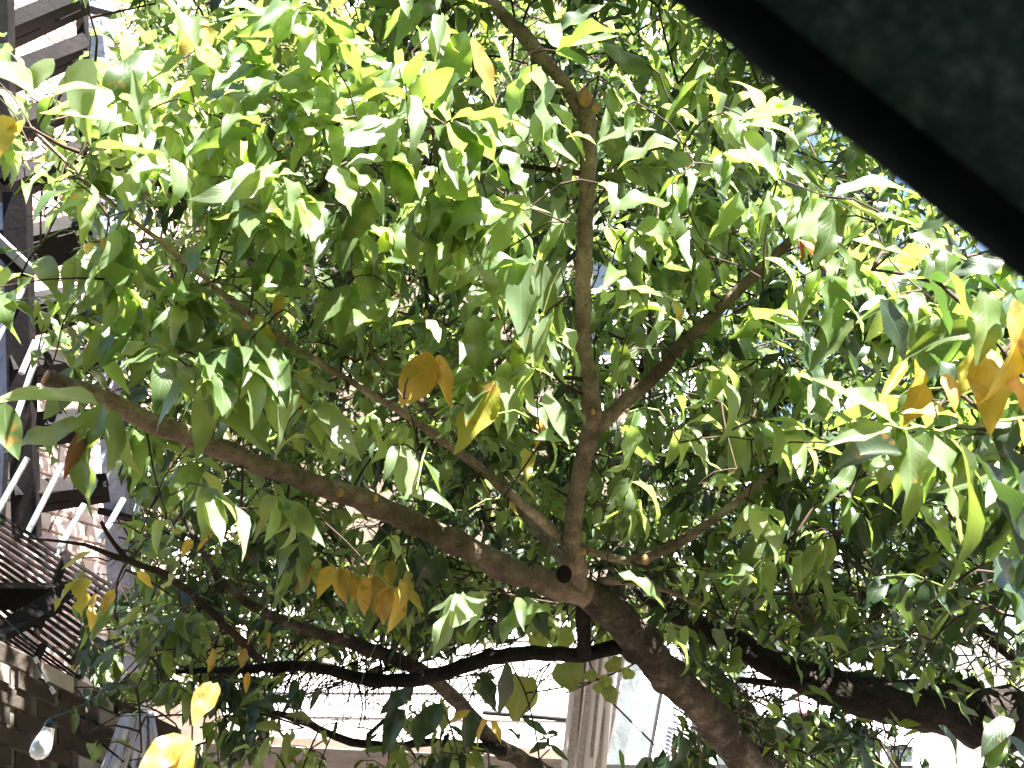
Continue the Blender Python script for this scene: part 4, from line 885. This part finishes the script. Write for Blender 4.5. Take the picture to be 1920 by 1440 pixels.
# ---- tree behind
foot = P(1560, 1700, 5.2); foot.z = 0
B = Tree('background_tree', 'dense darker tree standing behind the peach tree with small far leaves', foot)
f0 = pix(foot)
B.branch([(f0[0], f0[1], f0[2], 70), (1450, 1440, 4.9, 50), (1300, 1220, 4.6, 42), (1200, 1020, 4.4, 34), (1190, 800, 4.3, 28), (1230, 560, 4.2, 20), (1210, 300, 4.2, 14), (1200, 60, 4.2, 9)], 'bark_dark', 12, 'trunk')
B.branch([(1185, 1020, 4.4, 24), (1000, 880, 4.4, 20), (800, 720, 4.3, 16), (620, 520, 4.2, 12), (500, 260, 4.1, 8)], 'bark_dark', 8)
B.branch([(1195, 1150, 4.6, 26), (900, 1120, 4.5, 20), (650, 1090, 4.4, 14), (380, 1100, 4.3, 8)], 'bark_dark', 8)
B.branch([(1190, 900, 4.4, 22), (1400, 800, 4.4, 16), (1620, 640, 4.4, 12), (1750, 560, 4.4, 8)], 'bark_dark', 8)
B.branch([(1195, 1100, 4.5, 20), (1400, 1080, 4.5, 16), (1650, 1050, 4.5, 12), (1850, 1000, 4.5, 8)], 'bark_dark', 8)
FARG = ["0 1 7 9 9 9 9 9 9 9 9 9 6 3 0 0", "0 1 7 9 9 9 9 9 9 9 9 9 8 4 2 0", "0 2 7 9 9 9 9 9 9 9 9 9 9 6 3 1", "0 2 7 9 9 9 9 9 9 9 9 9 9 7 4 2", "0 3 8 9 9 9 9 9 9 9 9 9 9 8 6 4",
        "0 4 9 9 9 9 9 9 9 9 9 9 9 9 8 7", "0 3 8 9 9 9 9 9 9 9 9 9 9 9 9 9", "0 1 6 9 9 9 9 9 9 9 9 9 9 9 9 8", "0 1 6 9 9 8 9 9 9 9 9 9 9 8 7 4", "0 2 7 9 9 9 9 9 7 6 8 9 8 7 5 4", "0 2 6 6 4 1 2 1 0 1 4 4 6 5 3 3", "0 0 1 1 0 0 0 0 0 0 1 2 3 2 1 2"]
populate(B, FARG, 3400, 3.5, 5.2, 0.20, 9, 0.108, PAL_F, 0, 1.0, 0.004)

# ---- tree on the right with the heavy dark limb and near shaded leaves
foot = P(2350, 1700, 2.9); foot.z = 0
Rt = Tree('dark_limbed_tree', 'tree rooted beyond the right edge with heavy dark limb and large shaded leaves', foot)
f0 = pix(foot)
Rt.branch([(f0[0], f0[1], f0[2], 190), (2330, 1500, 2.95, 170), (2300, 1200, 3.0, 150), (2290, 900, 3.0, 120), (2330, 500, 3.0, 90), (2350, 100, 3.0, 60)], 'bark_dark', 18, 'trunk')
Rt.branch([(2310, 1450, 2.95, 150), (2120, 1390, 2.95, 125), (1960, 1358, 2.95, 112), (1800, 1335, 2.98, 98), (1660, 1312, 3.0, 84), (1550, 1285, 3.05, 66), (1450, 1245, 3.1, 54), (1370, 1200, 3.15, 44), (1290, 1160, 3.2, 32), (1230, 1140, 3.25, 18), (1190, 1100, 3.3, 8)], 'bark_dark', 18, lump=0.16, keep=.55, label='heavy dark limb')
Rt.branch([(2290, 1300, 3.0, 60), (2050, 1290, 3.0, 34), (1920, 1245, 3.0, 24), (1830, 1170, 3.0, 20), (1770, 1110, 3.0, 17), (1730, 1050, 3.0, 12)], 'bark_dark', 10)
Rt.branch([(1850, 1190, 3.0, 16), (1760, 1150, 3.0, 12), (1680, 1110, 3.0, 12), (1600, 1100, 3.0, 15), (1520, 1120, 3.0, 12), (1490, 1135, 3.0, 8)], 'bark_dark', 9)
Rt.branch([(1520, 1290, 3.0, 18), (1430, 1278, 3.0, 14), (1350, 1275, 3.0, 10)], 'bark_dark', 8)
Rt.branch([(2290, 900, 2.9, 60), (2120, 760, 2.0, 26), (2000, 765, 1.3, 12), (1920, 785, 1.12, 7), (1830, 796, 1.08, 6.5), (1760, 803, 1.06, 6), (1700, 800, 1.05, 5), (1640, 800, 1.04, 4)], 'twig_green', 8, step=0.025)
Rt.branch([(1740, 803, 1.06, 5), (1756, 780, 1.05, 5), (1752, 770, 1.05, 4)], 'twig_green', 6)
HR = [
 (1682, 798, 1520, 742, 1.03, 'leaf_fresh', .75), (1672, 802, 1556, 852, 1.02, 'leaf_fresh', 1.0), (1700, 810, 1690, 975, 1.02, 'leaf_fresh', .9), (1752, 815, 1768, 1000, 1.0, 'leaf_fresh', 1.1), (1780, 820, 1850, 940, 1.03, 'leaf_fresh', 1.1), (1735, 812, 1720, 930, 1.05, 'leaf', 1.3),
 (1800, 830, 1795, 1110, 1.0, 'leaf', .95), (1690, 850, 1520, 860, 1.08, 'leaf_dark', 1.0), (1600, 870, 1560, 950, 1.1, 'leaf', .8), (1560, 900, 1590, 960, 1.1, 'leaf_fresh', .6), (1660, 862, 1615, 880, 1.1, 'leaf', 1.2), (1830, 850, 1870, 1040, 1.02, 'leaf_dark', 1.2), (1880, 830, 1900, 1010, 1.05, 'leaf_dark', 1.3),
 (1715, 672, 1688, 790, 1.15, 'leaf_yellow', 1.1), (1735, 720, 1700, 790, 1.12, 'leaf_yellow', 1.5), (1775, 700, 1780, 760, 1.1, 'leaf_yellow', 1.8), (1850, 650, 1840, 800, 1.1, 'leaf_yellow', 1.4), (1900, 560, 1890, 750, 1.05, 'leaf_yellow', 1.5), (1925, 600, 1915, 770, 1.05, 'leaf_yellow', 1.5), (1880, 690, 1925, 765, 1.06, 'leaf_yellow', 1.3), (1908, 780, 1900, 850, 1.06, 'leaf_yellow', 1.4), (1835, 680, 1820, 770, 1.1, 'leaf_olive', 1.8), (1800, 780, 1700, 790, 1.08, 'leaf_olive', 1.2), (1700, 675, 1645, 760, 1.14, 'leaf_olive', .7), (1820, 650, 1790, 740, 1.12, 'leaf_olive', 1.3),
 (1620, 540, 1560, 470, 1.3, 'leaf', 1.1), (1580, 560, 1625, 635, 1.25, 'leaf_fresh', .6), (1660, 540, 1700, 620, 1.25, 'leaf', .9), (1700, 560, 1610, 605, 1.25, 'leaf_fresh', .6), (1780, 510, 1790, 660, 1.1, 'leaf', 1.2), (1840, 540, 1850, 680, 1.1, 'leaf', 1.2), (1740, 520, 1750, 640, 1.15, 'leaf_dark', 1.3), (1895, 550, 1880, 700, 1.08, 'leaf_dark', 1.3), (1560, 520, 1540, 640, 1.3, 'leaf', 1.4), (1600, 600, 1540, 700, 1.3, 'leaf', 1.4), (1500, 620, 1520, 740, 1.4, 'leaf_dark', 1.3), (1450, 600, 1460, 700, 1.5, 'leaf_dark', 1.3),
 (1650, 560, 1690, 680, 1.2, 'leaf_dark', 1.5), (1740, 660, 1790, 750, 1.16, 'leaf_dark', 1.4), (1430, 590, 1380, 620, 1.6, 'leaf', 1.2), (1560, 640, 1600, 760, 1.35, 'leaf_dark', 1.4), (1880, 480, 1800, 530, 1.1, 'leaf_dark', 1.4), (1680, 520, 1730, 540, 1.2, 'leaf_fresh', .9), (1640, 400, 1720, 450, 1.3, 'leaf_fresh', 1.1), (1700, 440, 1790, 500, 1.25, 'leaf_fresh', .9), (1600, 450, 1680, 500, 1.3, 'leaf_fresh', 1.0),
 (1930, 880, 1900, 1080, 1.1, 'leaf_dark', 1.2), (1860, 1040, 1905, 1180, 1.6, 'leaf_dark', 1.4), (1900, 1350, 1830, 1400, 1.8, 'leaf_dark', 1.4), (1880, 1380, 1850, 1440, 1.8, 'leaf', 1.4), (1760, 1360, 1800, 1420, 2.0, 'leaf_dark', 1.2),
]
for (bx, by, tx, ty, d, mn, w_) in HR: hero_leaf(Rt, bx, by, tx, ty, d, mn, w_ * random.uniform(.9, 1.05), 0.8, random.uniform(-0.03, 0.03))
RG = ["0 0 0 0 0 0 0 0 0 0 0 0 0 0 0 0 0", "0 0 0 0 0 0 0 0 0 0 0 0 0 0 0 0 0", "0 0 0 0 0 0 0 0 0 0 0 0 0 1 2 3 3", "0 0 0 0 0 0 0 0 0 0 0 0 0 3 4 5 5", "0 0 0 0 0 0 0 0 0 0 0 0 1 5 7 8 8", "0 0 0 0 0 0 0 0 0 0 0 0 2 6 8 9 9",
      "0 0 0 0 0 0 0 0 0 0 0 0 2 6 9 9 9", "0 0 0 0 0 0 0 0 0 0 0 1 3 7 9 9 9", "0 0 0 0 0 0 0 0 0 0 0 2 4 6 6 5 8", "0 0 0 0 0 0 0 0 0 0 2 4 5 6 4 4 8", "0 0 0 0 0 0 0 0 0 1 3 4 7 6 4 6 8", "0 0 0 0 0 0 0 0 0 1 6 8 8 4 3 5 8"]
populate(Rt, RG, 300, 1.9, 3.2, 0.13, 8, 0.11, ['leaf_dark', 'leaf', 'leaf_dark'])
RN = ["0 0 0 0 0 0 0 0 0 0 0 0 0 0 0 0 0"] * 3 + ["0 0 0 0 0 0 0 0 0 0 0 0 0 0 3 2 3"] + ["0 0 0 0 0 0 0 0 0 0 0 0 0 3 5 5 5"] + ["0 0 0 0 0 0 0 0 0 0 0 0 0 3 6 9 9"] * 2 + ["0 0 0 0 0 0 0 0 0 0 0 0 0 2 5 8 9"] + ["0 0 0 0 0 0 0 0 0 0 0 0 0 0 1 4 6"]
populate(Rt, RN, 34, 1.15, 1.7, 0.09, 6, 0.11, ['leaf_dark', 'leaf', 'leaf'])
T.finish(300, 90); B.finish(300, 60); Rt.finish(300, 50)

# ---- vine with heart shaped leaves
vn = thing('heart_leaved_vine', 'thin vine with broad pale heart shaped leaves hanging below the dark branch', 'vine', P(1100, 1500, 3.3))
def heart(px, py, w, h, d, rot_, mname='leaf_vine'):
    k = 26; vs = [P(px, py, d)]; uv = [(0.5, 0.5)]
    cr, sr = math.cos(rot_), math.sin(rot_)
    for i in range(k):
        a = 2 * math.pi * i / k
        r = 1 - 0.28 * math.cos(a) if True else 1
        x = math.sin(a) * (0.93 + 0.05 * math.sin(5 * a + px)); y = -math.cos(a) * (0.9 if abs(a - math.pi) > 0.3 else 0.72)
        if abs(a) < 0.3 or a > 2 * math.pi - .3: y *= 1.28
        x *= w / 2; y *= h / 2; x, y = x * cr - y * sr, x * sr + y * cr
        vs.append(P(px + x, py - y, d + 0.012 * math.sin(3 * a + py))); uv.append((0.5 + 0.5 * math.sin(a), 0.5 - 0.5 * math.cos(a)))
    fs = [(0, 1 + i, 1 + (i + 1) % k) for i in range(k)]
    o = meshobj('leaf', local(vs, vn), fs, M[mname], vn, True)
    ul = o.data.uv_layers.new(name='UVMap')
    for lp in o.data.loops: ul.data[lp.index].uv = uv[lp.vertex_index]
for h_ in [(1066, 1262, 66, 62, 2.9, .3), (975, 1300, 74, 92, 2.95, -.2), (1108, 1266, 26, 26, 2.9, .4), (1136, 1276, 28, 26, 2.88, -.5), (1143, 1300, 32, 38, 2.86, .4), (1150, 1245, 40, 30, 2.9, .7, ), (1178, 1262, 30, 24, 2.9, -.6), (1122, 1288, 24, 22, 2.9, .2), (840, 1408, 66, 60, 2.9, .1), (1052, 1195, 56, 52, 3.0, .2), (1138, 1188, 40, 36, 3.0, -.3), (1010, 1200, 40, 44, 3.0, .6), (1085, 1010, 30, 34, 3.0, 0), (877, 1425, 34, 26, 2.9, .5)]:
    heart(*h_)
for pth in [[(1015, 1460), (1005, 1380), (985, 1300), (955, 1235), (960, 1200)], [(1060, 1300), (1120, 1275), (1180, 1250), (1210, 1230)], [(1118, 1290), (1150, 1320), (1190, 1360), (1230, 1400)], [(1040, 1205), (1055, 1170), (1090, 1130)], [(1120, 1275), (1100, 1230), (1080, 1180)], [(985, 1300), (1050, 1290), (1120, 1275)], [(1125, 1180), (1105, 1210), (1060, 1240)]]:
    pp, rr = smooth_path([P(x, y, 2.93) for x, y in pth], [.0032] * len(pth), .03)
    v, f = tube(pp, rr, 5); meshobj('stem', local(v, vn), f, M['twig'], vn, True)
print('objects', len(bpy.data.objects), 'leaves', len(T.leaves), len(B.leaves), len(Rt.leaves))
